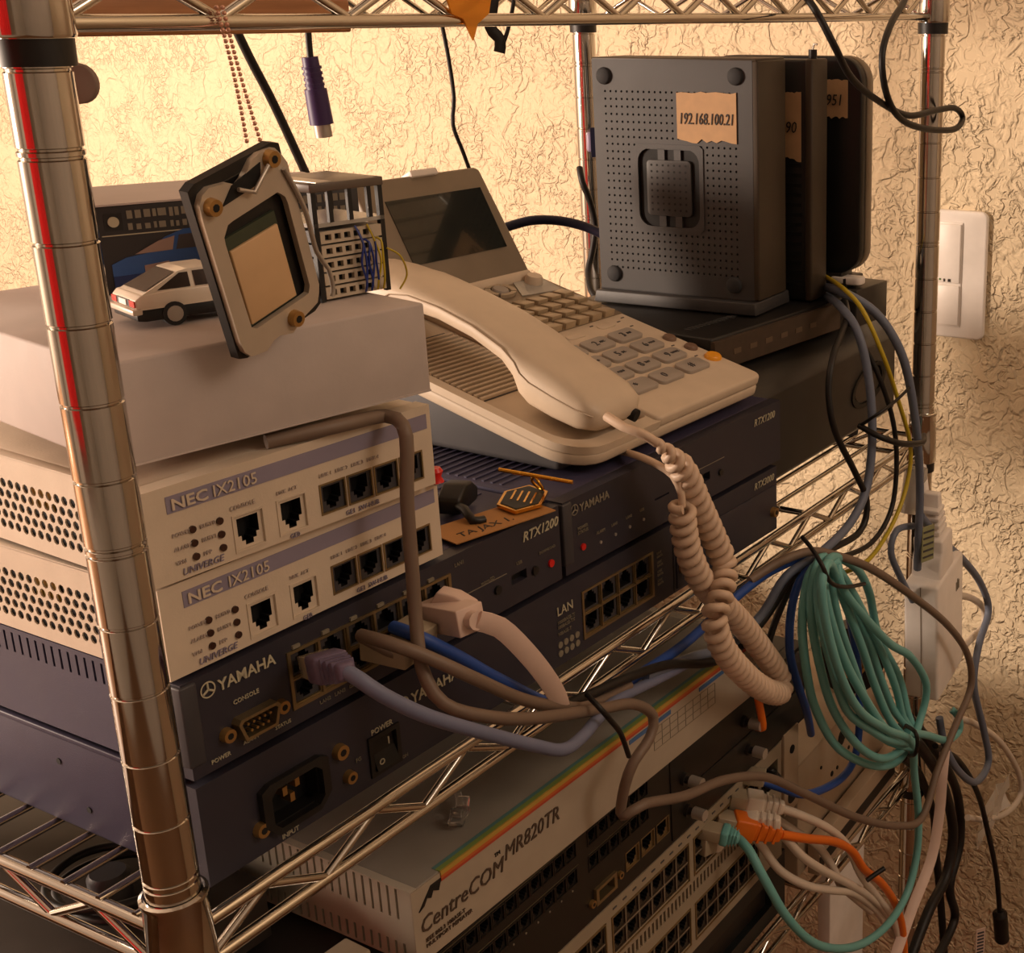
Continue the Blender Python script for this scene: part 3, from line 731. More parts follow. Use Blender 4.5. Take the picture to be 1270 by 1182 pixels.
# raised rim round the handset cradle
o_ = rr(.006, .080, 0, .188, (.024, .003, .003, .02)); i_ = rr(.0125, .0765, .0085, .182, (.019, .003, .003, .015)); n = len(o_)
b = MB().add([(x, y, -.0066) for x, y in o_] + [(x, y, -.0022) for x, y in o_] + [(x, y, -.0022) for x, y in i_] + [(x, y, -.0066) for x, y in i_],
             [f for k in range(n) for j in [(k + 1) % n] for f in ((k, j, n + j, n + k), (n + k, n + j, 2 * n + j, 2 * n + k), (2 * n + k, 2 * n + j, 3 * n + j, 3 * n + k))])
b.build('cradle_rim', M_cream, ph, smooth=40)
for k in range(18):
    if k == 0: q = MB().box(.018, .072, -.0009, .0009, -.0066, -.0046).build('grille_rib', M_cream, ph, loc=(0, .078, 0)); gm = q.data
    else: link('grille_rib', gm, ph, (0, .078 + k * .0042, 0))
MB().box(.020, .070, .076, .154, -.0068, -.0062).build('speaker_cloth', M_phonedark, ph)
kk = None
KX, KY = (.1000, .1268, .1545), (.0835, .0663, .0490, .0318)
for j, y in enumerate(KY):
    for i, x in enumerate(KX):
        if kk is None:
            q = MB().prism(rr(-.0120, .0120, -.0066, .0066, (.0035,) * 4, 4), 'z', -.001, .0022).build('dial_key', M_creamk, ph, bevel=.0006, loc=(x, y, 0)); kk = q.data
        else: q = link('dial_key', kk, ph, (x, y, 0))
        text(('1', '2', '3', '4', '5', '6', '7', '8', '9', '*', '0', '#')[j * 3 + i], .0075, M_phonedark, q, -.0045, .0024, y=-.0026, rot=(0, 0, 0), name='digit')
        if j < 3 and (i or j): text(('', 'ABC', 'DEF', 'GHI', 'JKL', 'MNO', 'PQRS', 'TUV', 'WXYZ')[j * 3 + i], .0026, M_phonedark, q, .0012, .0024, y=-.001, rot=(0, 0, 0), name='letters')
rk = MB().lathe([(.0001, .0022), (.0036, .0022), (.0044, .0012), (.0046, -.001)], 18)
for k, (x, y, m_) in enumerate(((.1790, .0664, mat('key_brown', (120, 96, 80), .4)), (.1795, .0500, mat('key_brown', (0, 0, 0))))): rk.build('round_key', m_, ph, smooth=50, loc=(x, y, 0))
o = rk.build('hold_key', mat('key_amber', (232, 158, 40), .35), ph, smooth=50, loc=(.1795, .0330, 0)); o.scale = (1.35, 1.2, 1.1)
for (x, y) in ((.118, .1000), (.150, .1010)): MB().prism(rr(x, x + .016, y - .003, y + .003, (.003,) * 4, 4), 'z', -.001, .0007).build('soft_key', M_cream, ph, bevel=.0004)
for (x, y) in ((.113, .104), (.147, .105), (.170, .101), (.178, .104), (.172, .092), (.170, .058), (.170, .040)): MB().box(x, x + .003, y, y + .0008, 0, .0003).build('printed_mark', M_phonedark, ph)
MB().box(.088, .1855, .1095, .1840, -.0004, .0006).build('key_field', M_phonetan, ph)
fk = None
for j in range(4):
    for i in range(7):
        x = .0935 + i * .0132 + j * .0; y = .1148 + j * .0112
        if fk is None: q = MB().prism([(-.0052, -.0010), (.0052, -.0010), (.0052, .0016), (-.0052, .0036)][::1], 'x', -.0048, .0048).build('line_key', mat('line_key_tan', (166, 146, 118), .35), ph, loc=(x, y, .0012), bevel=.0004); fk = q.data
        else: link('line_key', fk, ph, (x, y, .0012))
MB().lathe([(.0001, .003), (.0048, .003), (.0056, .0018), (.0058, 0)], 20).build('select_key', M_creamk, ph, smooth=50, loc=(.1380, .1715, .0005))
b = MB()
for q in range(4):
    a0 = q * 90 + 50; o1 = [(.0115 * math.cos(R(a0 + t)), .0088 * math.sin(R(a0 + t))) for t in range(0, 81, 10)]; o2 = [(.0072 * math.cos(R(a0 + t)), .0062 * math.sin(R(a0 + t))) for t in range(80, -1, -10)]
    MB().prism(o1 + o2, 'z', .0005, .0028).build('arrow_key', mat('arrow_key_tan', (170, 152, 128), .4), ph, loc=(.1380, .1715, 0))
MB().lathe([(.0001, .0065), (.0050, .0065), (.0058, .0050), (.0060, 0)], 20).build('round_knob', M_cream, ph, smooth=50, loc=(.1715, .1725, .0))
MB().prism([(.146, .160), (.180, .1555), (.184, .178), (.160, .181)], 'z', .0008, .0013).build('plastic_film', M_film, ph)
# display
sc_ = MB().prism([(.066, 0), (.1790, 0), (.1790, .006), (.1755, .0780), (.1715, .0800), (.070, .0800), (.066, .0760)], 'y', -.001, .012)
dsp = sc_.build('display_panel', mat('display_bezel', (132, 118, 100), .42), ph, bevel=.0016, loc=(0, .181, .001), rot=(R(62 - 14.5 - 90), 0, 0))
MB().box(.0845, .1682, -.0016, -.0006, .0232, .0655).build('display_glass', M_lcd, dsp)
MB().box(.1135, .1365, -.003, .010, .0780, .0826).build('label_tab', M_white, dsp, bevel=.0008)
MB().cyl((.072, .184, .0), (.178, .184, .0), .0055, n=16).build('hinge', M_cream, ph, smooth=50)

# ---- handset
hs = thing('handset', 'cream telephone handset lying in the cradle of the desk phone', 'handset'); hs.matrix_world = PH
SEC = [(.005, .006, .0105, .013), (.0085, .001, .0160, .0205), (.018, -.0015, .0200, .0238), (.034, -.0018, .0230, .0245), (.050, -.0008, .0255, .0243), (.057, .0030, .0268, .0240), (.062, .0110, .0278, .0236), (.072, .0175, .0298, .0228), (.095, .0215, .0335, .0216), (.120, .0225, .0350, .0212), (.142, .0205, .0352, .0220), (.154, .0140, .0350, .0232), (.160, .0040, .0345, .0240), (.172, -.0010, .0335, .0245), (.190, -.0005, .0305, .0244), (.203, .0030, .0258, .0220), (.209, .0080, .0200, .0150)]
b = MB(); NS = 24; vs = []
for y, z0_, z1_, hw in SEC:
    for i in range(NS):
        t = 2 * math.pi * i / NS; c_, s_ = math.cos(t), math.sin(t); e = .55
        vs.append((.0450 + hw * math.copysign(abs(c_) ** e, c_), y, (z0_ + z1_) / 2 + (z1_ - z0_) / 2 * math.copysign(abs(s_) ** e, s_)))
fs = [(k * NS + i, k * NS + (i + 1) % NS, (k + 1) * NS + (i + 1) % NS, (k + 1) * NS + i) for k in range(len(SEC) - 1) for i in range(NS)]
fs += [tuple(range(NS)), tuple(range((len(SEC) - 1) * NS, len(SEC) * NS))[::-1]]
b.add(vs, fs).build('shell', M_cream, hs, smooth=70)
vs = []
for y, z0_, z1_, hw in SEC[1:-1]: vs += [(.0450 - hw * 1.004, y, (z0_ + z1_) / 2 + .0030), (.0450 - hw * 1.004, y, (z0_ + z1_) / 2 + .0034)]
MB().tube([(.0450 - hw * 1.0, y, (z0_ + z1_) / 2 + .003) for y, z0_, z1_, hw in SEC[1:-1]], .0004, 6).build('seam', mat('seam_brown', (176, 156, 134), .5), hs, smooth=60)
MB().cyl((.0560, .0140, .0060), (.0575, .0030, .0052), .0036, n=14).build('cord_socket', M_dark, hs, smooth=50)

# ================================================================== small things on the navy routers
cd = thing('cardboard_note', 'strip of brown card with handwriting lying on the navy router', 'note', (.1722, .0115, .0898), R(-13))
MB().box(0, .058, 0, .025, 0, .0005).build('card', M_card, cd)
text('TA JAX 1.', .0075, M_ink, cd, .006, .0006, y=.005, rot=(0, 0, 0), name='handwriting', shear=.2, ext=.0001)
cl_ = thing('cable_clip', 'small black rubber clip beside the beige routers', 'clip', (.2015, .0345, .0900), R(20))
MB().prism([(0, 0), (.024, 0), (.026, .006), (.018, .012), (.010, .013), (.0, .008)], 'y', 0, .012).build('body', M_black, cl_, bevel=.0015)
MB().tube(catmull([(.002, .002, .004), (-.004, -.004, .005), (-.010, -.010, .002), (-.006, -.014, .001)], .003), .0022, 10).build('tail', M_black, cl_, smooth=60)
rc = thing('push_pin', 'red plastic knob behind the upper beige router', 'knob', (.1570, .0062, .1257)); rc.scale = (.8,) * 3
MB().lathe([(.0001, .008), (.003, .008), (.0042, .006), (.0030, .003), (.0045, .0), (.0001, 0)], 18).build('cap', M_red, rc, smooth=50)
MB().cyl((0, 0, -.002), (0, 0, .001), .0012, n=8).build('pin', M_steel, rc)
hx = thing('hexagon_badge', 'dark hexagonal enamel badge with gold edge lying on the router', 'badge', (.2300, .0195, .0912), R(28))
hexo = [(.019 * math.cos(R(60 * k)), .0125 * math.sin(R(60 * k))) for k in range(6)]; hexi = [(x * .88, y * .86) for x, y in hexo]
MB().prism(hexo, 'z', 0, .0016).build('rim', M_gold, hx); MB().prism(hexi, 'z', .0014, .0019).build('enamel', mat('enamel_black', (22, 24, 18), .55), hx)
for k in range(4): MB().box(-.010 + k * .0022, .006 + k * .0012, -.0062 + k * .0036, -.0052 + k * .0036, .0018, .0022).build('inlay_line', M_gold, hx)
tb = thing('tie_bar', 'thin gold bar with a link standing on the hexagonal badge', 'tie bar', (.2385, .0175, .0935), R(-72))
MB().tube([(-.0190, .0, .0105), (.0190, .0, .0060)], .0011, 8).build('bar', M_gold, tb, smooth=50)
MB().tube(catmull([(0, 0, .0082), (-.003, .002, .0055), (-.001, .0035, .0015), (.003, .001, .001), (.002, -.001, .005), (0, 0, .0075)], .001), .0008, 8).build('link', M_gold, tb, smooth=60)

# ================================================================== right end of the middle shelf
# ---- charcoal desktop case with rounded bezel
cs = thing('desktop_case', 'charcoal desktop computer case with an oval emblem on its bezel', 'computer case', (.4590, .0200, .0030), 0)
MB().prism([(.004, .016), (.0, .020), (.0, .078), (.006, .0845), (.030, .0945), (.250, .0945), (.250, .016)], 'x', 0, .229).build('body', M_case, cs, bevel=.0012)
for x in (.02, .205):
    for y in (.03, .22): MB().lathe([(.0001, .0), (.009, .0), (.011, .0165), (.0001, .0165)], 18, (x, y, 0)).build('foot', M_rubber, cs, smooth=50)
el = [(.1790 + .030 * math.cos(R(t)), .0500 + .0150 * math.sin(R(t)) + .004 * math.cos(R(t))) for t in range(0, 360, 12)]
eo = MB().add(*ring2(el, [(.1790 + (x - .1790) * .86, .0505 + (z_ - .0505) * .80) for x, z_ in el], -.0012, .001)).build('emblem_ring', M_blackgloss, cs, smooth=40)
MB().prism([(.1790 + (x - .1790) * .80, .0505 + (z_ - .0505) * .72) for x, z_ in el], 'y', -.0006, .001).build('emblem_face', mat('emblem_grey', (70, 62, 52), .3, .3), eo)
el2 = [(.1910 + .011 * math.cos(R(t)), .0530 + .0125 * math.sin(R(t))) for t in range(0, 360, 15)]
MB().add(*ring2(el2, [(.1910 + (x - .1910) * .75, .0530 + (z_ - .0530) * .75) for x, z_ in el2], -.0022, -.0004)).build('emblem_arc', M_blackgloss, eo, smooth=40)

# ---- flat set-top box
st = thing('set_top_box', 'flat black set-top box with worn label strip on top of the desktop case', 'set-top box', (.4545, .0440, .0985), R(-6))
MB().box(0, .165, .002, .160, .002, .0245).build('body', M_black, st, bevel=.0015)
MB().box(.0, .150, -.0008, .0026, .0035, .0225).build('label_strip', mat('worn_label', (66, 52, 40), .6, var=.45, scale=160), st)
for k in range(6): MB().box(.020 + k * .018, .028 + k * .018, -.0011, -.0006, .011, .0145).build('printed_mark', mat('worn_letter', (96, 78, 60), .6), st)
for k in range(16): MB().box(.012 + k * .0040, .0138 + k * .0040, .028, .034, .0243, .0250).build('vent_slot', mat('slot_grey', (62, 62, 62), .5), st)
for x in (.012, .15):
    for y in (.015, .145): MB().cyl((x, y, -.0006), (x, y, .0025), .005, n=14).build('foot', M_rubber, st)
sb = thing('small_black_box', 'small dark box behind the cables at the right end of the desktop case', 'box', (.6280, .0260, .0976), R(-4))
MB().box(0, .048, 0, .07, 0, .028).build('body', M_case, sb, bevel=.001)
MB().box(.002, .028, .01, .06, .028, .036).build('raised_cap', M_black, sb, bevel=.001)

# ---- perforated mini computer standing on its side (front face looks toward -X)
def upright(name, label, cat, loc, rz): return thing(name, label, cat, loc, rz, 'computers standing on edge')
tc = upright('mini_computer', 'graphite mini computer on edge showing perforated base with four rubber feet', 'mini computer', (.5195, .1760, .1245), R(-86.8))
tw, th, td = .1215, .1660, .0430
rec = (.0340, .0815, .0555, .1080)
inrec = lambda x, z_: rec[0] - .001 < x < rec[1] + .001 and rec[2] - .001 < z_ < rec[3] + .001
b = MB().perf(.0, tw, .009, th, .00432, .00500, .00082, False, .0018, region=(.0075, tw - .0100, .0215, th - .0175), skip=inrec)
b.build('perforated_base', M_tc, tc)
MB().box(.001, tw - .001, .0035, td, .010, th - .001).build('body', mat('graphite_rim2', (50, 46, 42), .5), tc, bevel=.003, seg=3)
MB().box(-.0005, tw + .0005, .0, .0040, .0088, .0094).build('edge_lip', M_tc, tc)
for (a, bb, c, d) in ((0, .0015, .0, th), (tw - .004, tw + .004, .009, th)): MB().box(a, bb, .0002, td, max(.009, c), d).build('edge_rail', M_tcedge if a > .05 else M_tc, tc, bevel=.0012)
MB().box(.0, tw + .003, .0002, td, th - .0012, th + .0012).build('edge_rail', M_tcedge, tc, bevel=.0008)
# recessed square badge with four tabs
rcs = MB().prism(rr(rec[0], rec[1], rec[2], rec[3], (.008,) * 4), 'y', .0015, .0032).build('recess_floor', M_dark, tc)
MB().add(*ring2([(rec[0] - .003, rec[2] - .003), (rec[1] + .003, rec[2] - .003), (rec[1] + .003, rec[3] + .003), (rec[0] - .003, rec[3] + .003)], rr(rec[0], rec[1], rec[2], rec[3], (.009,) * 4), -.0007, .0010)).build('recess_frame', M_tc, tc)
MB().prism(rr(rec[0] + .0065, rec[1] - .0065, rec[2] + .0075, rec[3] - .0075, (.003,) * 4), 'y', -.0004, .0020).build('badge', M_tc, rcs, bevel=.0004)
for i in range(7):
    for j in range(8):
        x = rec[0] + .0105 + i * .0044; z_ = rec[2] + .0115 + j * .0043
        if i == 0 and j == 0: q = MB().cyl((0, -.00055, 0), (0, .0005, 0), .0008, n=8).build('hole', M_dark, rcs, loc=(x, 0, z_)); hm = q.data
        else: link('hole', hm, rcs, (x, 0, z_))
for x in (rec[0] + .0155, rec[0] + .0280):
    for z0_, z1_ in ((rec[2], rec[2] + .0076), (rec[3] - .0076, rec[3])): MB().box(x, x + .0052, .0, .002, z0_, z1_).build('tab', M_tc, rcs)
for x, z_ in ((.0095, th - .011), (tw - .0120, th - .010), (.0115, .0200), (tw - .0150, .0190)):
    MB().lathe([(.0001, .0022), (.0045, .0022), (.0056, .0012), (.0058, 0)], 20).build('rubber_foot', M_rubber, tc, smooth=50, loc=(x, .0, z_), rot=(R(90), 0, 0))
MB().prism([(-.003, 0), (tw + .004, 0), (tw + .003, .0085), (-.001, .0085)], 'y', -.006, td + .006).build('stand', M_tc, tc, bevel=.0008)
def tape(parent, x0, x1, z0, z1, s_, size, y=-.0008, torn=True, tx=.002, tz=.006, sq=1.):
    n = 12; bot = [(x0 + (x1 - x0) * k / n, z0 + (random.uniform(-.0016, .0016) if torn else 0)) for k in range(n + 1)]; top = [(x1 - (x1 - x0) * k / n, z1 + random.uniform(-.0006, .0006)) for k in range(n + 1)]
    t = MB().prism(bot + top, 'y', y, y + .0004).build('tape', M_tape, parent)
    text(s_, size, M_ink, t, x0 + tx, z0 + tz, y=y - .0003, name='handwriting', shear=.15, squash=sq); return t
tape(tc, .0655, .1100, th - .0520, th - .0205, '192.168.100.21', .0105, tx=.0015, tz=.011, sq=.64)

t2 = upright('slim_computer', 'slim black computer on edge directly behind the perforated one', 'mini computer', (.5790, .1650, .1240), R(-88))
MB().box(0, .1230, .001, .0260, 0, .1655).build('body', M_black, t2, bevel=.002)
MB().box(.1190, .1250, .0, .0255, .0, .1660).build('edge_rail', M_tcedge, t2, bevel=.0015)
for k in range(14): MB().box(.085, .1165, .0003, .0014, .012 + k * .0068, .0146 + k * .0068).build('vent_slot', M_dark, t2)
tape(t2, .0960, .1165, .0990, .1440, '490', .0110, tx=.0040, tz=.018, sq=.8, y=-.0003)
MB().cyl((.1205, .010, .165), (.1205, .010, .1720), .0030, n=12).build('antenna_socket', M_black, t2, smooth=50)
MB().tube(catmull([(.1205, .010, .1715), (.1215, .010, .1755), (.1240, .010, .1752)], .001), .0008, 6).build('hook', M_steel, t2, smooth=60)

t3 = upright('rounded_computer', 'black computer with rounded corners, rearmost of those on edge', 'mini computer', (.6280, .1500, .1245), R(-88))
po = rr(0, .1240, .012, .1660, (.018,) * 4, 8)
MB().prism(po, 'y', 0, .010).build('front_cover', M_blackgloss, t3, bevel=.001)
MB().prism([(x * 1.01 - .0004, z_) for x, z_ in po], 'y', .010, .020).build('back_shell', mat('shell_grey', (120, 104, 84), .4), t3, bevel=.001)
MB().box(.015, .110, .0, .02, 0, .0125).build('stand', M_black, t3, bevel=.001)
MB().prism(rr(.100, .125, -.001, .012, (.004,) * 4, 4), 'z', .004, .0095).build('stand_foot', M_white, t3, bevel=.001)
tape(t3, .0945, .1135, .1235, .1500, '951', .0110, tx=.0020, tz=.009, y=-.0006, sq=.8)

# ================================================================== under the middle shelf
hb = thing('repeater_hub', 'putty coloured hub with a rainbow stripe under the middle shelf', 'network hub', (.1117, 0, -.0925), R(-1.4))
hw_, hh_, hd_ = .300, .0393, .20
MB().box(.004, hw_, .0, hd_, 0, hh_).build('body', M_hub, hb, bevel=.0008)
fl = lambda u, yy, zz: (yy, u, zz)
slots = [(.008 + k * .0052, .0095 + k * .0052, .0225, .0385) for k in range(34)] + [(.006 + k * .0052, .0075 + k * .0052, .0015, .0100) for k in range(35)]
MB().cells(.0, hd_, 0, hh_, slots, .004, mi=0, f=fl, back=1).build('slotted_end', [mat('putty_end', (176, 166, 150), .5), M_dark], hb, weld=False)
MB().box(.0, hw_, -.0006, .0003, 0, hh_ - .0004).build('front_face', M_hubf, hb)
xs0 = .0185
for (y0_, y1_, z0_, z1_, col) in ((-.0012, -.0004, .0345, .0358, (176, 70, 48)), (-.0012, -.0004, .0358, .0374, (190, 98, 50)), (-.0012, -.0002, .0374, .0397, (184, 148, 66)), (-.0004, .0022, .0390, .0398, (120, 140, 70)), (.0022, .0044, .0390, .0397, (84, 124, 122))):
    MB().box(xs0, hw_ - .001, y0_, y1_, z0_, z1_).build('stripe', mat('stripe_%d_%d' % (col[0], col[1]), col, .5), hb)
strip(hb, .165, .205, .0305, .0330, mat('stripe_blue', (70, 104, 150), .5), 'stripe', y=-.0010); strip(hb, .235, .262, .0305, .0330, mat('stripe_blue', (0, 0, 0)), 'stripe', y=-.0010)
MB().prism([(.0035, .0270), (.0120, .0362), (.0185, .0362), (.0165, .0310), (.0130, .0330), (.0115, .0300), (.0090, .0315), (.0070, .0285)], 'y', -.0012, -.0005).build('logo_wing', M_ink, hb)
text('CentreCOM', .0118, mat('print_brown', (78, 62, 50), .6), hb, .0030, .0150, y=-.0010, shear=.2, squash=.92); text('TM', .0030, M_ink, hb, .0540, .0255, y=-.0010)
text('MR820TR', .0118, mat('print_brown', (0, 0, 0)), hb, .0605, .0195, y=-.0010, shear=.2, squash=.88)
text('IEEE 802.3 10BASE-T\nMULTIPORT REPEATER', .0030, mat('print_brown', (0, 0, 0)), hb, .0060, .0095, y=-.0010)
for k in range(9): MB().box(.188 + k * .008, .1883 + k * .008, -.0009, -.0005, .0150, .0285).build('grid_line', M_printdim, hb)
for k in range(4): MB().box(.188, .252, -.0009, -.0005, .0150 + k * .0045, .0152 + k * .0045).build('grid_line', M_printdim, hb)
cp = thing('plastic_clip', 'clear plastic latch clip lying on the hub', 'clip', (.1660, .0190, -.0531), R(25))
MB().box(-.006, .008, -.004, .004, 0, .003).build('foot', M_clear, cp, bevel=.001)
MB().prism([(-.010, .004), (-.004, .010), (.0, .0035), (.006, .009), (.009, .0085), (.004, .0015), (-.005, .0015)], 'y', -.004, .002).build('latch', M_clear, cp, bevel=.0006)
MB().cyl((.007, .001, .0025), (.014, .004, .007), .0018, n=10).build('arm', M_clear, cp, smooth=50)

# ---- dark rack chassis
dk = thing('rack_chassis', 'dark brown rack chassis with two rows of jacks and thumbscrews', 'network switch', (.06, 0, -.1535), 0)
dw, dh = .435, .0590
r_up = [(.054 + i * .0098, .0470, .0088, .0092) for i in range(12)] + [(.181 + i * .0098, .0470, .0088, .0092) for i in range(6)]
r_lo = [(.054 + i * .0098, .0310, .0088, .0092) for i in range(12)] + [(.181 + i * .0098, .0310, .0088, .0092) for i in range(6)]
ge = [(.2145 + i * .0158, .0100, .0135, .0120) for i in range(3)]
MB().box(0, dw, .008, .30, 0, dh).build('body', M_chassis, dk, bevel=.001)
MB().cells(0, dw, 0, dh, holes_of(r_up + r_lo + ge) + [(.185, .2025, .0085, .0170)], .008).build('front_panel', mat('chassis_front', (30, 26, 23), .4), dk, weld=False)
for x, z_, w, h in r_up + r_lo: rj45(dk, x + .0004, z_ + .0004, w - .0008, h - .0008, rimm=mat('jack_black', (30, 26, 23), .4))
for x, z_, w, h in ge: rj45(dk, x + .0006, z_ + .0006, w - .0012, h - .0012, rimm=M_portmetal)
bb = MB().cells(.184, .2035, .0075, .0180, [(.1865, .2010, .0095, .0160)], .006, y=-.002, mi=0, back=1).build('console_socket', [M_portmetal, M_dark], dk, weld=False)
screw(dk, .1815, .0105, .0024, out=.002); screw(dk, .2080, .0125, .0024, out=.002)
for x0_, x1_ in ((.054, .172), (.181, .240)):
    for z_ in (.0575, .0415): strip(dk, x0_, x1_, z_ - .0002, z_ + .0002, mat('printed_olive', (84, 74, 54), .6), 'printed_line')
for k in range(12): MB().cyl((.058 + k * .0098, .0003, .0285), (.058 + k * .0098, -.0004, .0285), .0006, n=8).build('indicator', M_printdim, dk)
for x, z_ in ((.3478, .0405), (.3525, .0177), (.2755, .0375), (.2780, .0146)):
    k_ = MB().cyl((x, 0, z_), (x, -.003, z_), .0040, n=14); k_.cyl((x, -.003, z_), (x, -.0062, z_), .0024, n=12); k_.cyl((x, -.0062, z_), (x, -.0140, z_), .0038, .0036, n=14, mi=1)
    k_.build('thumbscrew', [M_chassis, M_steel], dk, smooth=40)
MB().box(.262, .431, -.0008, .0004, .0020, .0275).build('blank_cover', mat('chassis_front', (0, 0, 0)), dk, bevel=.0003); MB().box(.262, .431, -.0008, .0004, .0290, .0565).build('blank_cover', mat('chassis_front', (0, 0, 0)), dk, bevel=.0003)

# ---- large stone coloured switch
sw = thing('rack_switch', 'stone coloured rack switch with rows of jacks and patch cables plugged in', 'network switch', (.06, 0, -.2440), 0)
sww, swh = .400, .0895
def blk(x0, n, z0): return [(x0 + i * .0133, z0 + j * .0123, .0120, .0110) for j in (0, 1) for i in range(n)]
up = blk(.2000, 6, .0560) + blk(.2870, 6, .0560); lo_ = blk(.2000, 6, .0090) + blk(.2870, 6, .0090) + blk(.113, 6, .0560) + blk(.113, 6, .0090)
vents = [(.112 + k * .0042, .1142 + k * .0042, .0420, .0500) for k in range(62)]
MB().box(0, sww, .008, .30, 0, swh).build('body', M_chassis, sw, bevel=.001)
MB().cells(0, sww, 0, swh, holes_of(up + lo_) + vents + [(.372, .395, .0600, .0790)], .008, back=1).build('front_panel', [M_sw, M_dark], sw, weld=False)
for k, (x, z_, w, h) in enumerate(up + lo_): rj45(sw, x + .0005, z_ + .0005, w - .001, h - .001, rimm=mat('jack_brown', (64, 54, 44), .4), y=.0002)
for x0_ in (.1995, .2865, .1125):
    for z0_ in (.0545, .0075): MB().cells(x0_ - .001, x0_ + .0805, z0_ - .0008, z0_ + .0262, [(x0_, x0_ + .0795, z0_, z0_ + .0254)], .001, y=-.0008).build('jack_frame', M_portmetal, sw, weld=False)
for k in range(4):
    MB().cyl((.375 + k * .0055, .004, .070), (.375 + k * .0055, -.003, .070 - (k % 2) * .006), .0035, n=10).build('plug_stub', M_black, sw, smooth=50)
for k in range(18): MB().box(.2005 + k * .0098, .2040 + k * .0098, -.0004, .0002, .0845, .0855).build('printed_mark', M_phonedark, sw)
ear = MB().box(sww + .001, sww + .022, -.002, .0005, .030, swh + .004); ear.build('rack_ear', M_panel, sw, bevel=.0004)
MB().cyl((sww + .012, -.0026, .078), (sww + .012, .0, .078), .0032, n=12).build('ear_hole', M_dark, sw); MB().prism(rr(sww + .006, sww + .018, .036, .047, (.005,) * 4), 'y', -.0024, -.001).build('ear_hole', M_dark, sw)

bt = thing('rack_blank', 'black rack unit at the bottom, under the stone coloured switch', 'rack unit', (.07, .004, -.2935), 0)
MB().box(0, .40, .004, .28, 0, .0470).build('body', M_chassis, bt, bevel=.001)
MB().cells(0, .40, 0, .0470, [(.02, .38, .012, .034)], .006, y=-.001, mi=0, back=0).build('front_frame', mat('blank_black', (26, 30, 30), .35), bt, weld=False)

# ---- perforated steel bracket, white boards and tape roll at the right end
pb = thing('deepened_case', 'beige steel case with punched holes, deepened to shade the wall, beside the stone coloured switch', 'computer case', (.5000, .0080, -.2940), R(2))
MB().box(0, .168, .0, .28, .002, .0965).build('body', M_panel, pb, bevel=.001)  # punched panel given full case depth so that it shades the lower wall
MB().box(-.001, .169, -.001, .28, .0960, .0985).build('lid', M_panel, pb, bevel=.0006)
for x, z_, r_ in ((.078, .052, .0065), (.060, .030, .0022), (.070, .030, .0016), (.085, .035, .0022), (.092, .036, .0016), (.098, .040, .0018), (.108, .046, .0022), (.040, .046, .0014), (.116, .052, .0014), (.128, .040, .0022)):
    MB().cyl((x, -.0006, z_ + .028), (x, .0004, z_ + .028), r_, n=14).build('hole', M_dark, pb)
wbx = thing('white_board', 'white printed carton panel standing behind the orange cable', 'carton', (.6000, .0300, -.5600), R(-3))
MB().box(0, .060, 0, .012, 0, .262).build('panel', M_white, wbx, bevel=.0008)
for z0_, x0_ in ((.205, .016), (.196, .012), (.058, .014), (.054, .030)): strip(wbx, x0_, x0_ + .022, z0_, z0_ + .004, M_printdim, 'printed_mark')
wb2 = thing('tan_board', 'tan cardboard sheet leaning beside the rack post', 'cardboard', (.6420, .0500, -.5600), R(-3))
MB().box(0, .055, 0, .006, 0, .300).build('sheet', mat('tan_card', (188, 160, 126), .7), wb2, bevel=.0004)
wb3 = thing('stripe_panel', 'beige panel with a black stripe in front of the steel case', 'panel', (.5120, -.0040, -.2935), R(2))
MB().box(0, .150, 0, .010, 0, .030).build('panel', M_panel, wb3, bevel=.0006); strip(wb3, .0, .150, .006, .016, M_black, 'stripe')
tr = thing('tape_roll', 'black adhesive tape roll with pale core behind the teal cable', 'tape roll', (.6130, .0200, -.1668), R(-62)); tr.scale = (.55,) * 3
a_ = [(.048 * math.cos(R(t)), .052 * math.sin(R(t))) for t in range(0, 360, 10)]; b_ = [(.024 * math.cos(R(t)), .027 * math.sin(R(t))) for t in range(0, 360, 10)]
MB().add(*ring2(a_, b_, 0, .030)).build('tape_winding', M_black, tr, smooth=40)
MB().add(*ring2(b_, [(x * .86, z_ * .86) for x, z_ in b_], -.0006, .0306)).build('cardboard_core', M_card, tr, smooth=40)
MB().prism([(x * .80, z_ * .80) for x, z_ in b_], 'y', .012, .016).build('core_disc', M_panel, tr)
# left, under the shelf
ub = thing('under_shelf_unit', 'dark flat unit seen through the wires at the lower left', 'device', (-.02, .075, -.0900), R(-1))
MB().box(0, .115, 0, .22, 0, .030).build('body', mat('unit_brown', (58, 50, 44), .5), ub, bevel=.001)
MB().box(.0, .004, -.001, .22, .012, .016).build('edge_strip', M_slate, ub)
cr = thing('cream_spool', 'cream cardboard spool below the shelf in the lower left corner', 'spool', (-.020, .030, -.062), 0)
MB().lathe([(.0001, .0), (.019, .0), (.019, .020), (.0165, .022), (.012, .020), (.009, .012), (.0001, .012)], 28).build('rim', mat('spool_cream', (226, 196, 150), .6), cr, smooth=50)
gs = thing('grey_strip', 'pale grey plastic strip below the shelf at the lower left', 'strip', (-.03, .012, -.075), R(-4))
MB().box(0, .12, 0, .016, 0, .006).build('bar', mat('strip_grey', (160, 144, 124), .5), gs, bevel=.001)
b = MB(); q = []
for k in range(130):
    t = k / 12.; q.append((.055 + (.026 + .003 * math.sin(k * .13)) * math.cos(t), .118 + (.030) * math.sin(t), -.0560 + .0022 * (k / 24.)))
tag(b.tube(q, .0020, 8).build('power_cable', M_blackc, smooth=60), 'coiled black cord on the dark unit under the shelf', 'cable')
pg = thing('round_plug', 'small round grey plug inside the coiled black cord', 'plug', (.050, .118, -.0600))
